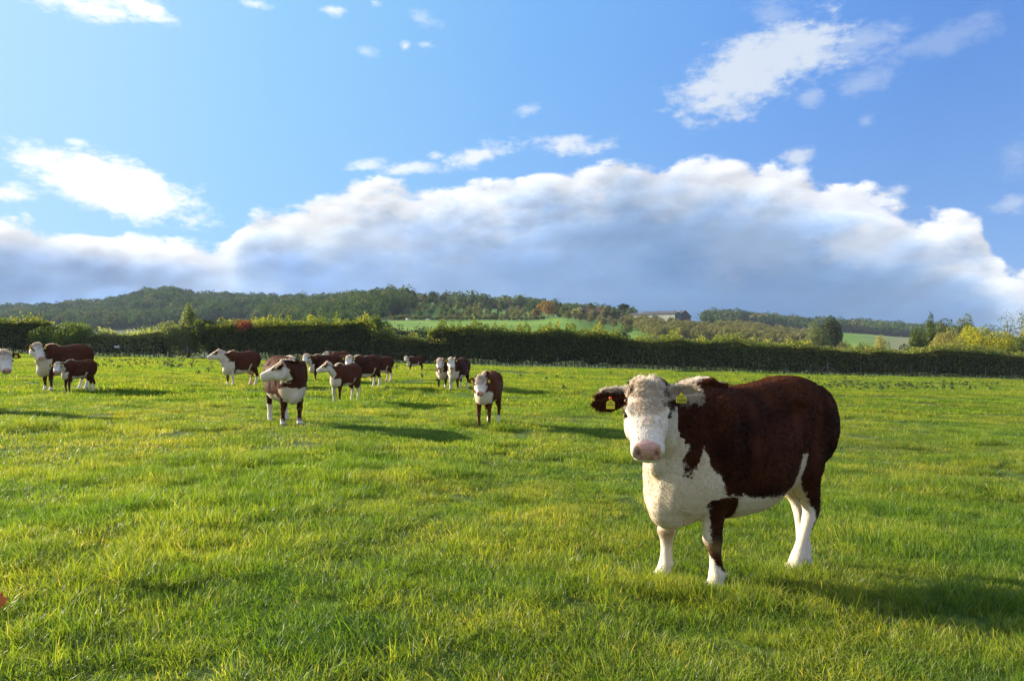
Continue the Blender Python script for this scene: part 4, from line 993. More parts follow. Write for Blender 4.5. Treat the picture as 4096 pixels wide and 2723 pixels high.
# small orchard trees standing in the green hill field
for i, px in enumerate([2272, 2322, 2364, 2415, 2458, 2508, 2545, 2300, 2350, 2400, 2442, 2490, 2530]):
    D = (338 if i < 7 else 366)+r.uniform(-4, 4); x = (px-2048)/F*D
    put(4, x, D, r.uniform(.62, .82), 'orchard_tree', 'low spreading orchard tree in the green hill field, front row' if i < 7 else 'low spreading orchard tree in the green hill field, back row', 'orchard trees in the green hill field', 'tree')
# the big orchard: rows running up the slope
op = []
for i in range(3):
    (tv, tf), (cv, cf), tint = make_tree(np.random.default_rng(300+i), 5.2, 5.6, shape='round', nl=9, leaves=620, size=.52, base=.16, aspect=.8, inner=.5)
    op.append((mesh_np('trunk', tv, [tf], smooth=True), mesh_np('crown', cv, [cf], {'tint': tint}), M_orch))
n_o = 0
for row_ in range(26):
    for j in range(24):
        D = 262+j*7.6; x = 50.+row_*7.4-(j*7.6)*-.055+r.uniform(-.5, .5); px = 2048+F*x/D
        lo = 2500+max(0, (330-D))*.5 if D > 300 else 2520; 
        if px < lo or px > 3235 or (D > 396 and px < 2860): continue
        if D > 438: continue
        tm_, cm_, mt = op[int(r.integers(3))]; s = r.uniform(.85, 1.12)
        e = empty('orchard_tree', (x, D, tz1(x, D)), r.uniform(0, 6.28)); e.scale = (s, s, s); tag(e, 'grey-brown orchard tree in the close rows below the barn', 'tree', 'orchard rows below the barn')
        obj('trunk', tm_, bark, e); obj('crown', cm_, mt, e); n_o += 1
for i, (px, top, w_, D, lb) in enumerate([(2528,1268,40,345,'round green bush at the upper left corner of the orchard'),(2510,1300,60,300,'dark bush at the left end of the orchard rows'),(2490,1325,60,262,'lower dark bush at the left end of the orchard rows'),(2560,1266,34,352,'small dark bush in front of the barn wall')]):
    tree_at('bush', lb, 'bush', px, top, w_, D, [M_green, M_hedge, M_dark, M_hedge][i], 400+i, shape='shrub', leaves=1100, size=.5, base=.02)

# ---------------------------------------------------------------- far woods: one mass each
def wood(name, label, px0, px1, D0, D1, step, H, seed, keep, nleaf=120, mat=M_wood):
    r = np.random.default_rng(seed); Vs = []; Fs = []; Ts = []; o = 0; nt = 0
    D = D0
    while D < D1:
        for x in np.arange((px0-2048)/F*D, (px1-2048)/F*D, step):
            xx, yy = x+r.uniform(-.45, .45)*step, D+r.uniform(-.45, .45)*step; px = 2048+F*xx/yy
            if not keep(px, yy, r): continue
            h = H*r.uniform(.7, 1.25)*(1+.2*float(vnoise(np.array([[xx, yy, 0]]), .02, 3)[0])); w_ = step*r.uniform(.5, .72); z = tz1(xx, yy)
            d = r.normal(0, 1, (nleaf, 3)); d[:,2] = np.abs(d[:,2])*1.0-.25; d /= np.linalg.norm(d, axis=1)[:,None]
            lump = 1+.35*vnoise(d*1.6+nt*3.1, 1.4, seed, 2)
            P = d*np.array([w_, w_, h*.55])*(lump*r.uniform(.86, 1.04, nleaf))[:,None]+np.array([xx, yy, z+h*.45])
            V, Fq = leaf_arrays(P, d+np.array([0,0,.2]), step*.19*(D/900)**.3, r, .85, .45)
            Vs.append(V); Fs.append(Fq+o); o += len(V)
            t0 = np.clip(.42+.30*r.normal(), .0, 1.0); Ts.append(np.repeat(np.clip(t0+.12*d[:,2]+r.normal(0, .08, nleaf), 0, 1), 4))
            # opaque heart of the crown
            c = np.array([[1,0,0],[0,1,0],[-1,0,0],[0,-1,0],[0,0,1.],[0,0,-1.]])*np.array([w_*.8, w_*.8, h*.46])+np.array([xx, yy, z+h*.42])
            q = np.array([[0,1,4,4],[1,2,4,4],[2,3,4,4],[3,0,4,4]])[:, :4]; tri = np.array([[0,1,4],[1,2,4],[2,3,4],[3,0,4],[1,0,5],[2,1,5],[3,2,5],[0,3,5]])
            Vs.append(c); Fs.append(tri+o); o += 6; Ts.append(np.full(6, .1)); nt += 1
        D += step
    q4 = [f for f in Fs if f.shape[1] == 4]; q3 = [f for f in Fs if f.shape[1] == 3]
    me = mesh_np(name, np.concatenate(Vs), [np.concatenate(q4), np.concatenate(q3)], {'tint': np.concatenate(Ts)})
    ob = obj(name, me, mat); tag(ob, label, 'woodland', kind='stuff'); print(name, nt, 'trees')
wood('far_woodland', 'distant wooded ridge with a rounded knoll, across the left of the skyline', -500, 1500, 640, 1180, 14.0, 12, 501, lambda px, D, r: px < 1440 or D > 700, mat=M_ridge)
wood('near_woodland', 'nearer dark wood climbing to the peak left of the crest trees', 860, 1640, 400, 640, 8.5, 11, 502, lambda px, D, r: (px < 1640-(560-D)*.2) and (px > 1050+(560-D)*.5 if D > 430 else px > 1250 and px < 1540), mat=M_wood)
wood('valley_woodland', 'lighter green tree belt in the valley above the left hedge', 100, 1480, 330, 420, 9.0, 7.5, 503, lambda px, D, r: px > 560 and px < 1440+r.uniform(0, 20))
wood('far_woodland', 'distant blue-green wood along the right skyline above the pale field', 2840, 3900, 730, 960, 11.5, 11, 504, lambda px, D, r: True, mat=M_ridge)
wood('hilltop_woodland', 'band of distant trees along the crest behind the scrubby slope', 1560, 2520, 560, 700, 10., 9, 505, lambda px, D, r: not (1690 < px < 1720 or 1745 < px < 1760) and (px > 1830 or D > 640))

# ---------------------------------------------------------------- barn and house on the hill
M_sheet = None
def sheet_mat(name, col, col2, sc=2.2, axis='X'):
    m, B, out = mat_new(name); tc = B.n.new('ShaderNodeTexCoord'); mp = B.n.new('ShaderNodeMapping'); mp.inputs['Scale'].default_value = (sc, sc*.04, sc*.04) if axis == 'X' else (sc*.04, sc, sc*.04)
    B.l.new(tc.outputs['Object'], mp.inputs[0]); f = B.noise(mp.outputs[0], 1.6, 4, .7); c = B.mix(B.sstep(f, .38, .62), col, col2)
    p = bsdf(B, c, .6, .3); B.l.new(p.outputs[0], out.inputs[0]); return m
M_wallsheet = sheet_mat('weathered_cladding', (.42,.42,.36), (.24,.24,.20)); M_roof = sheet_mat('grey_roof_sheets', (.10,.09,.095), (.065,.06,.065))
M_green_sh = sheet_mat('green_gable_sheets', (.06,.10,.095), (.04,.07,.07), axis='Y'); M_brown = sheet_mat('dark_brown_cladding', (.045,.03,.032), (.03,.02,.022), axis='Y')
M_light = simple('rooflight', (.6,.6,.6), .4, .4); M_trim = simple('white_trim', (.75,.73,.70), .6, .3); M_brick = simple('brick', (.34,.10,.055), .9, .2, 3.0, .2); M_tile = simple('clay_tiles', (.20,.09,.06), .9, .2, 2.0)
M_glass = simple('window_glass', (.03,.04,.05), .1, .6)
def poly(name, V, Fs, m, parent, thick=0.0):
    me = bpy.data.meshes.new(name); me.from_pydata(V, [], Fs); me.update(); o = obj(name, me, m, parent)
    if thick:
        q = o.modifiers.new('t', 'SOLIDIFY'); q.thickness = thick; q.offset = 0
    return o
def box(name, c, s, m, parent):
    x, y, z = c; a, b, h = s[0]/2, s[1]/2, s[2]/2
    V = [(x-a,y-b,z-h),(x+a,y-b,z-h),(x+a,y+b,z-h),(x-a,y+b,z-h),(x-a,y-b,z+h),(x+a,y-b,z+h),(x+a,y+b,z+h),(x-a,y+b,z+h)]
    return poly(name, V, [(0,3,2,1),(4,5,6,7),(0,1,5,4),(1,2,6,5),(2,3,7,6),(3,0,4,7)], m, parent)
def span(L, y0, W, eave, ridge, front_m, gable_m, parent, lights=False, x0=0.0, low=0.0):
    """one portal span, axis along x from x0-L to x0, front wall at y0"""
    a, b = x0-L, x0; y1 = y0+W; ym = y0+W/2
    poly('front_wall', [(a,y0,-3),(b,y0,-3),(b,y0,eave),(a,y0,eave)], [(0,1,2,3)], front_m, parent, .1)
    poly('rear_wall', [(a,y1,-3),(b,y1,-3),(b,y1,eave-low),(a,y1,eave-low)], [(3,2,1,0)], front_m, parent, .1)
    for nm, x, m in (('gable_wall', b+.06, gable_m), ('far_gable_wall', a-.06, gable_m)):
        poly(nm, [(x,y0,-3),(x,y1,-3),(x,y1,eave-low),(x,ym,ridge),(x,y0,eave)], [(0,1,2,3,4)], m, parent, .1)
    o = .5
    rf = poly('roof', [(a-o,y0-o,eave-.1),(b+o,y0-o,eave-.1),(b+o,ym,ridge+.12),(a-o,ym,ridge+.12),(a-o,y1+o,eave-low-.1),(b+o,y1+o,eave-low-.1)], [(0,1,2,3),(3,2,5,4)], M_roof, parent, .14)
    poly('ridge_cap', [(a-o,ym-.35,ridge+.16),(b+o,ym-.35,ridge+.16),(b+o,ym+.35,ridge+.16),(a-o,ym+.35,ridge+.16)], [(0,1,2,3)], M_trim if False else simple('ridge_rust', (.22,.12,.10), .8), rf, .06)
    if lights:
        sl = (ridge-eave)/(W/2)
        for lx_, t in ((-3.2,.30),(-7.5,.55),(-3.0,.62),(-9,.25)):
            yy = y0+W/2*t; z = eave+sl*W/2*t+.16
            poly('rooflight', [(x0+lx_-1.1,yy,z),(x0+lx_+.3,yy,z),(x0+lx_+.3,yy+1.5,z+sl*1.5),(x0+lx_-1.1,yy+1.5,z+sl*1.5)], [(0,1,2,3)], M_light, rf, .05)
bx_, by_, bz_ = at(2700, 446)
BZ = CAMZ+(HY-1286)/F*446
barn = empty('barn', (bx_, by_, BZ), math.radians(-38)); tag(barn, 'long grey farm barn with weathered walls and two gabled spans on the hill', 'barn')
span(29., 0., 7.5, 4.7, 5.7, M_wallsheet, M_green_sh, barn)
span(27., 7.8, 15., 4.7, 6.9, M_wallsheet, M_brown, barn, lights=True, x0=-1.0, low=1.0)
for k in range(11): box('sheet_joint', (-.9-k*2.8, -.10, 1.6), (.10, .06, 5.4), M_trim, barn)
hx_, hy_, _ = at(2318, 440); HZ = CAMZ+(HY-1268)/F*440
house = empty('house', (hx_, hy_, HZ), math.radians(-12)); tag(house, 'brick house with clay roof and chimneys, half hidden by the hill trees', 'house')
W_ = simple('brick_wall', (.30,.12,.08), .9, .2, 2.0)
poly('wall', [(-3,0,-2),(3,0,-2),(3,0,3.4),(0,0,5.6),(-3,0,3.4),(-3,8,-2),(3,8,-2),(3,8,3.4),(0,8,5.6),(-3,8,3.4)], [(0,1,2,3,4),(9,8,7,6,5),(0,4,9,5),(1,6,7,2)], W_, house)
poly('roof', [(-3.4,-.4,3.2),(0,-.4,5.75),(3.4,-.4,3.2),(-3.4,8.4,3.2),(0,8.4,5.75),(3.4,8.4,3.2)], [(0,1,4,3),(1,2,5,4)], M_tile, house, .15)
poly('bargeboard', [(-3.5,-.55,3.1),(0,-.55,5.75),(3.5,-.55,3.1),(3.5,-.55,2.75),(0,-.55,5.3),(-3.5,-.55,2.75)], [(0,1,4,5),(1,2,3,4)], M_trim, house, .08)
poly('side_wing', [(3,4,-2),(13,4,-2),(13,4,3.2),(3,4,3.2),(3,8,-2),(13,8,-2),(13,8,3.2),(3,8,3.2),(13,6,4.6),(3,6,4.6)], [(0,1,2,3),(5,4,7,6),(1,5,6,8,2)], W_, house)
poly('wing_roof', [(3,3.6,3.1),(13.4,3.6,3.1),(13.4,6,4.85),(3,6,4.85),(3,8.4,3.1),(13.4,8.4,3.1)], [(0,1,2,3),(3,2,5,4)], M_tile, house, .15)
for x, zt in ((4.6, 6.6), (11.4, 5.9), (-.6, 6.9)):
    c = box('chimney', (x, 6 if x > 0 else 2.5, zt-1.5), (1.5 if x > 3 else .7, .9, 3.), M_brick, house); box('chimney_cap', (x, 6 if x > 0 else 2.5, zt+.05), (1.7 if x > 3 else .9, 1.1, .12), M_brick, c)
wn_ = poly('window', [(-.8,-.06,1.2),(.8,-.06,1.2),(.8,-.06,2.6),(-.8,-.06,2.6)], [(0,1,2,3)], M_trim, house, .06); poly('pane', [(-.65,-.12,1.35),(.65,-.12,1.35),(.65,-.12,2.45),(-.65,-.12,2.45)], [(0,1,2,3)], M_glass, wn_)

# ---------------------------------------------------------------- sheep far off on the hill field
M_wool = simple('wool', (.70,.68,.62), .95, .1, 8.0)
def sheep(px, D, rz, label):
    x, y, z = at(px, D); e = empty('sheep', (x, y, z), rz); tag(e, label, 'sheep', 'sheep on the hill field')
    s = Soup(); s.ell((0,0,.75), (.62,.32,.34)); s.ell((.62,0,.98), (.2,.13,.15)); s.ell((.45,0,.88), (.25,.18,.2))
    for a in (-.38, .38):
        for b in (-.15, .15): s.ell((a, b, .35), (.07,.07,.38))
    me = s.remesh(.05, 3); me.name = 'body'; obj('body', me, M_wool, e); e.scale = (1.25,)*3
sheep(1709, 366, 0.4, 'white sheep at the top edge of the hill field, right one of two')
sheep(1629, 369, 2.6, 'white sheep at the top edge of the hill field, left one of two')

# ---------------------------------------------------------------- stock fence in front of the hedge
FD = 84.2
M_post = simple('weathered_post', (.13,.115,.095), .9, .1, 5.0); M_wire = simple('galvanised_wire', (.10,.10,.10), .6, .3)
def fence():
    xm = 0.; e = empty('fence', (0, FD, tz1(0, FD))); tag(e, 'post and wire stock fence running along the foot of the hedges', 'fence'); zb = tz1(0, FD)
    r = np.random.default_rng(3); xs_ = np.arange((-900-2048)/F*FD, (5300-2048)/F*FD, 2.72)
    strainers = [(750-2048)/F*FD, (3310-2048)/F*FD]
    pv, pf = tube_arrays([(0,0,-.3),(0,0,1.18),(0,0,1.2)], [.055,.05,.03], 8); pf = pf.tolist(); n0 = len(pv)
    pm = bpy.data.meshes.new('post'); pm.from_pydata(pv.tolist(), [], pf+[[n0-8+j for j in range(8)]]); pm.update()
    for x in xs_:
        if min(abs(x-s) for s in strainers) < 1.2: continue
        xx = x+r.uniform(-.1, .1); o = obj('post', pm, M_post, e, (xx, 0, tz1(xx, FD)-zb)); o.rotation_euler = (r.uniform(-.03,.03), r.uniform(-.03,.03), 0)
    for s in strainers:
        g = tz1(s, FD)-zb; v, f = tube_arrays([(s,0,g-.3),(s,0,g+1.35),(s,0,g+1.38)], [.11,.10,.07], 10); me = bpy.data.meshes.new('strainer_post'); me.from_pydata(v.tolist(), [], f.tolist()+[[len(v)-10+j for j in range(10)]]); me.update()
        o = obj('strainer_post', me, M_post, e)
        for d in (-1, 1):
            v, f = tube_arrays([(s+d*1.9,-.05,tz1(s+d*1.9, FD)-zb),(s+d*.1,-.02,g+.95)], [.055,.055], 8); me = bpy.data.meshes.new('brace'); me.from_pydata(v.tolist(), [], f.tolist()); me.update(); obj('brace', me, M_post, o)
    parts = []
    xw = np.arange(xs_[0], xs_[-1], 1.36)
    for h in (.18,.36,.54,.72,.90,1.12):
        parts.append(tube_arrays([(x, -.06, tz1(x, FD)-zb+h) for x in xw], [.0026+.001*(h > 1)]*len(xw), 4))
    for x in np.arange(xs_[0], xs_[-1], .45): g = tz1(x, FD)-zb; parts.append(tube_arrays([(x,-.06,g+.15),(x,-.06,g+.9)], [.002,.002], 3))
    v, f = join(parts); obj('wire_netting', mesh_np('wire_netting', v, [f]), M_wire, e)
fence()
def rag(px, py, D, s, label, seed):
    r = np.random.default_rng(seed); n = 9; x = (px-2048)/F*D; z = CAMZ+(HY-py)/F*D
    V = [((i/(n-1)-.5)*s*1.9+r.normal(0,.02), r.normal(0, .07), (j/3-.5)*s*.75+r.normal(0,.05)) for j in range(4) for i in range(n)]
    Fs = [(j*n+i, j*n+i+1, (j+1)*n+i+1, (j+1)*n+i) for j in range(3) for i in range(n-1)]
    me = bpy.data.meshes.new('plastic_sheet'); me.from_pydata(V, [], Fs); me.update(); o = obj('plastic_sheet', me, simple('white_plastic', (.7,.74,.76), .4, .4), None, (x, D, z)); tag(o, label, 'litter'); o.modifiers.new('t', 'SOLIDIFY').thickness = .01
rag(467, 1387, 84.1, .30, 'torn white plastic sheet caught on the fence below the low hedge', 1)

# ---------------------------------------------------------------- docks and thistles in the pasture
def weeds():
    r = np.random.default_rng(77); spots = []
    def cluster(px0, px1, py0, py1, n):
        for _ in range(n):
            px, py = r.uniform(px0, px1), r.uniform(py0, py1); x, d = foot(px, py)
            if 26 < d < 84: spots.append((x, d, r.uniform(.4, .95)))
    cluster(330, 780, 1428, 1475, 95); cluster(780, 1500, 1452, 1500, 25); cluster(2500, 3300, 1510, 1560, 40); cluster(3250, 4000, 1528, 1560, 90); cluster(1500, 4096, 1490, 1580, 30); cluster(1540,1600,1468,1480,6)
    C = []; N = []; 
    for (x, d, s) in spots:
        g = tz1(x, d); n = 34; a = r.uniform(0, 6.28, n); rr = np.abs(r.normal(0, .13, n))*s; h = r.uniform(.06, .30, n)*s*(1-rr*1.2)
        C.append(np.c_[x+np.cos(a)*rr, d+np.sin(a)*rr, g+np.maximum(h, .05)]); N.append(np.c_[np.cos(a), np.sin(a), 1.2+a*0])
    C = np.concatenate(C); N = np.concatenate(N); V, Fq = leaf_arrays(C, N, .11, r, .4, .6)
    o = obj('weeds', mesh_np('weeds', V, [Fq], {'tint': np.repeat(r.uniform(0, .8, len(C)), 4)}), leaf_mat('thistle_leaf', (.035,.06,.018), (.09,.13,.04), None, .35)); tag(o, 'dark green thistles and docks dotted over the pasture', 'weeds', kind='stuff')
weeds()
lx_, ly_ = foot(6, 2470)
V = [(0,-.05,0),(.028,-.01,.012),(.035,.02,.016),(.012,.03,.010),(0,.055,.02),(-.012,.03,.010),(-.035,.02,.016),(-.028,-.01,.012)]
me = bpy.data.meshes.new('fallen_leaf'); me.from_pydata(V, [], [(0,1,2,3,4,5,6,7)]); me.update(); o = obj('fallen_leaf', me, simple('rust_leaf', (.62,.15,.02), .6, .3), None, (lx_, ly_, tz1(lx_, ly_)+.09)); o.rotation_euler = (1.0, .3, .7); o.modifiers.new('t', 'SOLIDIFY').thickness = .0015; tag(o, 'orange fallen leaf lying in the grass at the left edge', 'leaf')
# ---------------------------------------------------------------- the herd
def herd(name, label, px, py, heading, S=1.0, kind='cow', off=.53, **k):
    """px, py: where the fore feet meet the ground in the photograph"""
    x, d = foot(px, py); a = math.radians(heading); o = (off if kind == 'cow' else .50)*S
    X, Y = x-math.cos(a)*o, d-math.sin(a)*o
    return build_cow(name, label, (X, Y, tz1(X, Y)-.01), a, kind=kind, S=S, **k)
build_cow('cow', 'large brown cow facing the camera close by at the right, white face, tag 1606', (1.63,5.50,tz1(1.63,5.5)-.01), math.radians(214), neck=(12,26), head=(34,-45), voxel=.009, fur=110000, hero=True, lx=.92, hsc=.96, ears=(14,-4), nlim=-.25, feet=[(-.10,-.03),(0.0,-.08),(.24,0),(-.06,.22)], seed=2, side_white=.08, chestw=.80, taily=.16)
herd('cow', 'cow at the left edge, only its white head and one brown ear in view', -58, 1640, 345, S=.96, neck=(2,16), head=(-32,-50), voxel=.02, seed=3, fur=6000)
herd('cow', 'big cow at the far left looking right over the calf beside it', 189, 1563, 238, neck=(24,28), head=(68,-50), voxel=.02, seed=4, sock=(.12,.12,.3,.3), fur=5000, nlim=.05, chestw=.92, red=.3)
herd('calf', 'small calf at the far left under the big cow, yellow ear tags', 268, 1573, 236, S=.70, kind='calf', neck=(16,12), head=(36,-42), voxel=.022, seed=5, sock=(.05,.05,.35,.35), category='calf', red=.25, fur=3000, belly=.68, hsc=1.1)
herd('cow', 'cow standing side-on alone with head raised in profile to the left', 919, 1542, 234, S=.95, neck_len=.48, neck=(-22,30), head=(-26,-24), voxel=.022, seed=6, sock=(.62,.14,.34,.34), udder=True, nlim=.25, fur=4000, red=.35, chestw=.95, side_white=.05)
herd('cow', 'big front cow left of centre with its head turned away to the left', 1168, 1702, 301, S=.94, neck=(-38,16), head=(-74,-24), neck_len=.42, voxel=.018, seed=7, sock=(.09,.09,.30,.34), fur=16000, red=.25, fat=1.12, nlim=-.95, chestw=.74)
herd('heifer', 'young cow right of the front cow, looking left, with white forelegs', 1345, 1613, 243, S=.80, kind='calf', neck=(-14,34), head=(-38,-30), voxel=.02, seed=8, sock=(.16,.85,.5,.5), red=.45, fur=6000, nlim=.2, category='cow', fat=1.15, belly=.66)
herd('cow', 'cow behind the front cow facing the camera, long dark body to the right', 1259, 1522, 197, S=.86, neck=(22,24), head=(52,-40), voxel=.024, seed=9, sock=(.06,.06,.1,.1), fur=2500, bare_crest=False)
herd('cow', 'cow mostly hidden behind others, only its back and pale poll showing', 1322, 1502, 192, S=.84, neck=(-10,22), head=(-60,-20), voxel=.026, seed=10)
herd('cow', 'farthest cow of the cluster, brown back against the dark hedge', 1332, 1470, 191, S=.97, neck=(-4,24), head=(-10,-28), voxel=.03, seed=11, red=.4)
herd('cow', 'cow facing the camera behind the young cow, white hind legs', 1424, 1554, 232, S=.92, neck=(14,22), head=(32,-42), voxel=.022, seed=12, sock=(.14,.14,.45,.5), fur=3500)
herd('cow', 'cow at the right end of the cluster, dull brown side, head half hidden', 1491, 1524, 226, S=.84, neck=(4,24), head=(34,-42), voxel=.024, seed=13, sock=(.18,.18,.5,.45), udder=True, fur=2500, red=.15)
herd('cow', 'small far cow standing alone before the hedge gap', 1640, 1484, 200, S=.80, neck=(24,26), head=(46,-48), voxel=.028, seed=14, sock=(.2,.06,.1,.1), fat=.85, fur=1200)
herd('cow', 'left cow of the pair standing shoulder to shoulder facing the camera', 1768, 1554, 258, S=.86, neck=(4,26), head=(10,-50), voxel=.022, seed=15, sock=(.16,.08,.3,.3), fur=3500, nlim=-.25, chestw=.80)
herd('cow', 'right cow of the pair standing shoulder to shoulder facing the camera', 1815, 1560, 250, S=.88, neck=(10,26), head=(22,-50), voxel=.022, seed=16, sock=(.10,.75,.34,.34), fur=3500, nlim=-.2, chestw=.82)
herd('calf', 'red-brown calf in the middle facing the camera, brown legs, white face', 1935, 1710, 257, S=.80, kind='calf', neck=(4,14), head=(12,-46), voxel=.018, seed=17, sock=(.05,.05,.24,.24), red=.75, fur=14000, category='calf', nlim=-.1, fat=1.15, belly=.63, hsc=1.13)
# ---------------------------------------------------------------- grass: blade patches scattered over the field
def grass_material(name, rough, spec):
    m, B, out = mat_new(name)
    t = attr(B, 'tint').outputs['Fac']; h = attr(B, 'hgt').outputs['Fac']
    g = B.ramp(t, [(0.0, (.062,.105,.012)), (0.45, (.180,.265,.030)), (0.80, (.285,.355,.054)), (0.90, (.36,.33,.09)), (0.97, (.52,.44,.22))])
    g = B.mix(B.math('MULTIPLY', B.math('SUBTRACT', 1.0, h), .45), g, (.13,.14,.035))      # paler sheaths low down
    tc = B.n.new('ShaderNodeTexCoord'); pos = B.n.new('ShaderNodeNewGeometry').outputs['Position']
    n1 = B.noise(pos, .22, 4); n2 = B.noise(pos, 1.1, 4)
    g = B.mix(1.0, g, B.mix(B.sstep(n1, .35, .65), (.84,.98,.80), (1.22,1.08,1.15)), 'MULTIPLY')
    g = B.mix(1.0, g, B.mix(B.sstep(n2, .38, .66), (.60,.74,.70), (1.16,1.08,1.05)), 'MULTIPLY')
    p = bsdf(B, g, rough, spec)
    tr = B.n.new('ShaderNodeBsdfTranslucent'); B.l.new(B.mix(1.0, g, (1.75,1.6,.5), 'MULTIPLY'), tr.inputs[0])
    mx = B.n.new('ShaderNodeMixShader'); mx.inputs[0].default_value = .52
    B.l.new(p.outputs[0], mx.inputs[1]); B.l.new(tr.outputs[0], mx.inputs[2]); B.l.new(mx.outputs[0], out.inputs[0]); return m
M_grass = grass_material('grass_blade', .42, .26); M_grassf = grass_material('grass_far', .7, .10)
def blade_patch(name, seed, half, n, hmin, hmax, width, lean, round_=True, splay=0.0, dry=.08, far=False):
    r = np.random.default_rng(seed)
    if round_:
        a = r.uniform(0, 2*np.pi, n); rr = half*np.sqrt(r.random(n))*(1+.12*np.sin(a*5+seed)); x, y = rr*np.cos(a), rr*np.sin(a)
    else: x, y = r.uniform(-half, half, n), r.uniform(-half, half, n)
    cl = vnoise(np.c_[x, y], 2.2/half, seed, 2)
    H = r.uniform(hmin, hmax, n)*(1+.55*cl)*np.where(r.random(n) < .06, 1.5, 1)
    az = r.uniform(0, 2*np.pi, n); ln = np.abs(r.normal(0, lean, n))+.08
    # neighbouring blades lean alike
    la = vnoise(np.c_[x, y], 1.6/half, seed+9)*4; dx = np.cos(az)*ln+np.cos(la)*lean*.5; dy = np.sin(az)*ln+np.sin(la)*lean*.5
    if splay: dx += x/half*splay; dy += y/half*splay
    w_ = width*r.uniform(.6, 1.3, n); fa = r.uniform(0, np.pi, n); sx, sy = np.cos(fa)*w_*.5, np.sin(fa)*w_*.5
    V = []; hh = []
    for k, (s, wk) in enumerate(((0, .8), (.38, 1.), (.72, .75), (1., .08))):
        bx, by = x+dx*H*s**1.7, y+dy*H*s**1.7; z = H*(s-.38*np.clip(np.hypot(dx, dy), 0, 1.4)*s*s)
        V += [np.stack([bx-sx*wk, by-sy*wk, z-.012*(k == 0)], 1), np.stack([bx+sx*wk, by+sy*wk, z-.012*(k == 0)], 1)]; hh += [s, s]
    V = np.stack(V, 1).reshape(-1, 3); b = np.arange(n)[:,None]*8
    Fq = np.concatenate([b+np.array([[0,1,3,2]]), b+np.array([[2,3,5,4]]), b+np.array([[4,5,7,6]])])
    tint = np.clip(.42+.22*cl+r.normal(0, .17, n), 0, .86); d = r.random(n) < dry; tint[d] = r.uniform(.88, 1, d.sum())
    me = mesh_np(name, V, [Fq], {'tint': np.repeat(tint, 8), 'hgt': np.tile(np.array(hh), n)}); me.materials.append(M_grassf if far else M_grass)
    return bpy.data.objects.new(name, me)
src = bpy.data.collections.new('grass_patches')          # sources for the instances, never linked to the scene
kinds = []
def add_kind(*a, **k):
    o = blade_patch('patch_%02d' % len(kinds), *a, **k); src.objects.link(o); kinds.append(o); return len(kinds)-1
K0 = [add_kind(100+i, .42, 2000, .035, .080, .0037, .6) for i in range(4)]
K1 = [add_kind(120+i, .75, 1900, .04, .08, .0065, .65) for i in range(4)]
K2 = [add_kind(140+i, 1.5, 1700, .05, .09, .016, .6, far=True) for i in range(3)]
K3 = [add_kind(160+i, 3.2, 2200, .05, .09, .036, .6, far=True) for i in range(3)]
KT = [add_kind(180+i, .24, 600, .07, .145, .0042, .6, splay=.35, dry=.07) for i in range(4)]      # tussocks
KU = [add_kind(200+i, .42, 900, .07, .13, .005, .8, dry=.05) for i in range(3)]               # rank growth
KF = [add_kind(220+i, .5, 420, .10, .19, .016, .5, splay=.5, far=True) for i in range(2)]                 # far tussocks
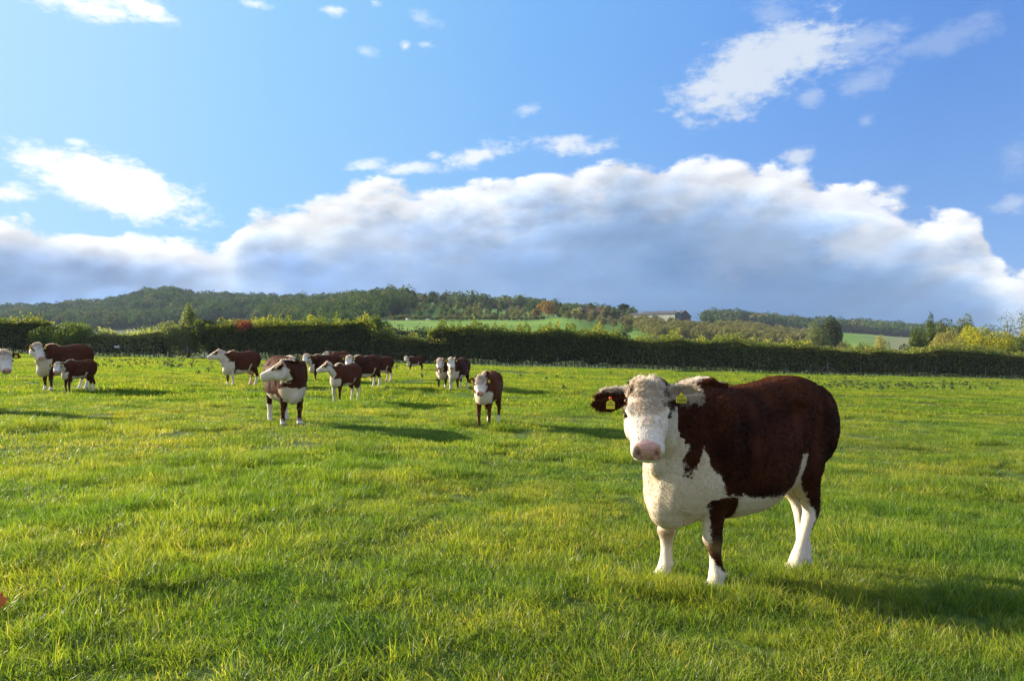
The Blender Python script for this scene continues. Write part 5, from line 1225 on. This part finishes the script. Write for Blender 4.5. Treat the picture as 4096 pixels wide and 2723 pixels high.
def build_grass():
    r = np.random.default_rng(42); pts = []; kd = []; sc = []; rot = []
    def scatter(y0, y1, cell, ks, smin, smax, ov=1.0, margin=3.0, zs=None, prob=None, tall=.55):
        ys = np.arange(y0, y1, cell)
        for y in ys:
            hw = .68*max(y, 2)+margin
            for x in np.arange(-hw, hw, cell):
                px_, py_ = x+r.uniform(-.5, .5)*cell, y+r.uniform(-.5, .5)*cell
                if py_ > 84.6: continue
                if prob is not None and r.random() > prob(px_, py_): continue
                pts.append((px_, py_)); kd.append(ks[r.integers(len(ks))]); s = r.uniform(smin, smax)
                hn = 1.0+tall*float(vnoise(np.array([[px_, py_, 0]]), .9, 31, 3)[0])+.25*float(vnoise(np.array([[px_, py_, 0]]), .3, 37)[0])
                sc.append((s, s, s*hn*(zs or 1))); rot.append(r.uniform(0, 6.283))
    scatter(1.2, 9.5, .52, K0, .9, 1.15, zs=.86)
    scatter(9.3, 21, .95, K1, .9, 1.15, margin=4, zs=.88)
    scatter(20.5, 46, 1.85, K2, .9, 1.15, margin=6, zs=.9)
    scatter(45, 86, 3.9, K3, .9, 1.15, margin=12)
    dens = lambda k: (lambda x, y: k*max(0, float(vnoise(np.array([[x, y, 0]]), .42, 55, 2)[0])+.12)*2)
    scatter(2.2, 12, .34, KT, .45, 1.1, prob=dens(.40), margin=2)
    scatter(2.2, 14, .8, KU, .7, 1.1, prob=dens(.6), margin=2)
    scatter(12, 34, .8, KT, .7, 1.5, prob=dens(.30), margin=3)
    scatter(14, 84, 2.4, KF, .45, 1.0, prob=dens(.35), margin=4, zs=.8)
    # longer grass around the hooves of the near cow
    for (fx, fy) in ((2655,2345),(2925,2395),(2700,2350),(2880,2400),(3150,2330),(3205,2300),(2960,2400),(2620,2350)):
        x, d = foot(fx, fy)
        for _ in range(3): pts.append((x+r.uniform(-.10, .10), d-r.uniform(.02, .12))); kd.append(KT[r.integers(4)]); sc.append((.75, .75, r.uniform(.6, .95))); rot.append(r.uniform(0, 6.28))
    P = np.array(pts); z = tz(P[:,0], P[:,1])
    e = .4; nx = -(tz(P[:,0]+e, P[:,1])-tz(P[:,0]-e, P[:,1]))/(2*e); ny = -(tz(P[:,0], P[:,1]+e)-tz(P[:,0], P[:,1]-e))/(2*e)
    V = np.c_[P, z-.004]; me = bpy.data.meshes.new('grass'); me.vertices.add(len(V)); me.vertices.foreach_set('co', V.astype(np.float32).ravel())
    a = me.attributes.new('kd', 'INT', 'POINT'); a.data.foreach_set('value', np.array(kd, np.int32))
    a = me.attributes.new('sc', 'FLOAT_VECTOR', 'POINT'); a.data.foreach_set('vector', np.array(sc, np.float32).ravel())
    eu = []
    for i in range(len(V)):
        n = Vector((nx[i], ny[i], 1)).normalized(); q = Vector((0,0,1)).rotation_difference(n)
        eu.append((q.to_matrix() @ Matrix.Rotation(rot[i], 3, 'Z')).to_euler()[:])
    a = me.attributes.new('ro', 'FLOAT_VECTOR', 'POINT'); a.data.foreach_set('vector', np.array(eu, np.float32).ravel())
    me.update(); o = bpy.data.objects.new('grass', me); COL.objects.link(o); tag(o, 'short bright green pasture grass with longer tufts all over the field', 'grass', kind='stuff')
    ng = bpy.data.node_groups.new('scatter', 'GeometryNodeTree')
    ng.interface.new_socket('Geometry', in_out='INPUT', socket_type='NodeSocketGeometry'); ng.interface.new_socket('Geometry', in_out='OUTPUT', socket_type='NodeSocketGeometry')
    N = ng.nodes; L = ng.links; gi = N.new('NodeGroupInput'); go = N.new('NodeGroupOutput')
    ci = N.new('GeometryNodeCollectionInfo'); ci.inputs['Collection'].default_value = src; ci.inputs['Separate Children'].default_value = True; ci.inputs['Reset Children'].default_value = True
    ip = N.new('GeometryNodeInstanceOnPoints'); ip.inputs['Pick Instance'].default_value = True
    def na(name, t):
        n = N.new('GeometryNodeInputNamedAttribute'); n.data_type = t; n.inputs['Name'].default_value = name; return n.outputs['Attribute']
    L.new(gi.outputs[0], ip.inputs['Points']); L.new(ci.outputs[0], ip.inputs['Instance'])
    L.new(na('kd', 'INT'), ip.inputs['Instance Index']); L.new(na('sc', 'FLOAT_VECTOR'), ip.inputs['Scale'])
    er = N.new('FunctionNodeEulerToRotation'); L.new(na('ro', 'FLOAT_VECTOR'), er.inputs[0]); L.new(er.outputs[0], ip.inputs['Rotation'])
    L.new(ip.outputs[0], go.inputs[0])
    md = o.modifiers.new('scatter', 'NODES'); md.node_group = ng
    print('grass instances', len(V))
build_grass()
# ---------------------------------------------------------------- air: a thin even haze round the whole place
def haze():
    V = [(x, y, z) for z in (-60., 125.) for (x, y) in ((-2900,-120),(2900,-120),(2900,1680),(-2900,1680))]
    me = bpy.data.meshes.new('haze'); me.from_pydata(V, [], [(0,3,2,1),(4,5,6,7),(0,1,5,4),(1,2,6,5),(2,3,7,6),(3,0,4,7)]); me.update()
    m = bpy.data.materials.new('haze'); m.use_nodes = True; n = m.node_tree.nodes; n.clear(); o = n.new('ShaderNodeOutputMaterial'); v = n.new('ShaderNodeVolumePrincipled')
    v.inputs['Color'].default_value = (.72,.84,1.0,1); v.inputs['Density'].default_value = .00012; v.inputs['Anisotropy'].default_value = .0
    m.node_tree.links.new(v.outputs[0], o.inputs['Volume']); ob = obj('haze', me, m); tag(ob, kind='stuff', label='thin bluish air over the far hills', cat='haze')
haze()
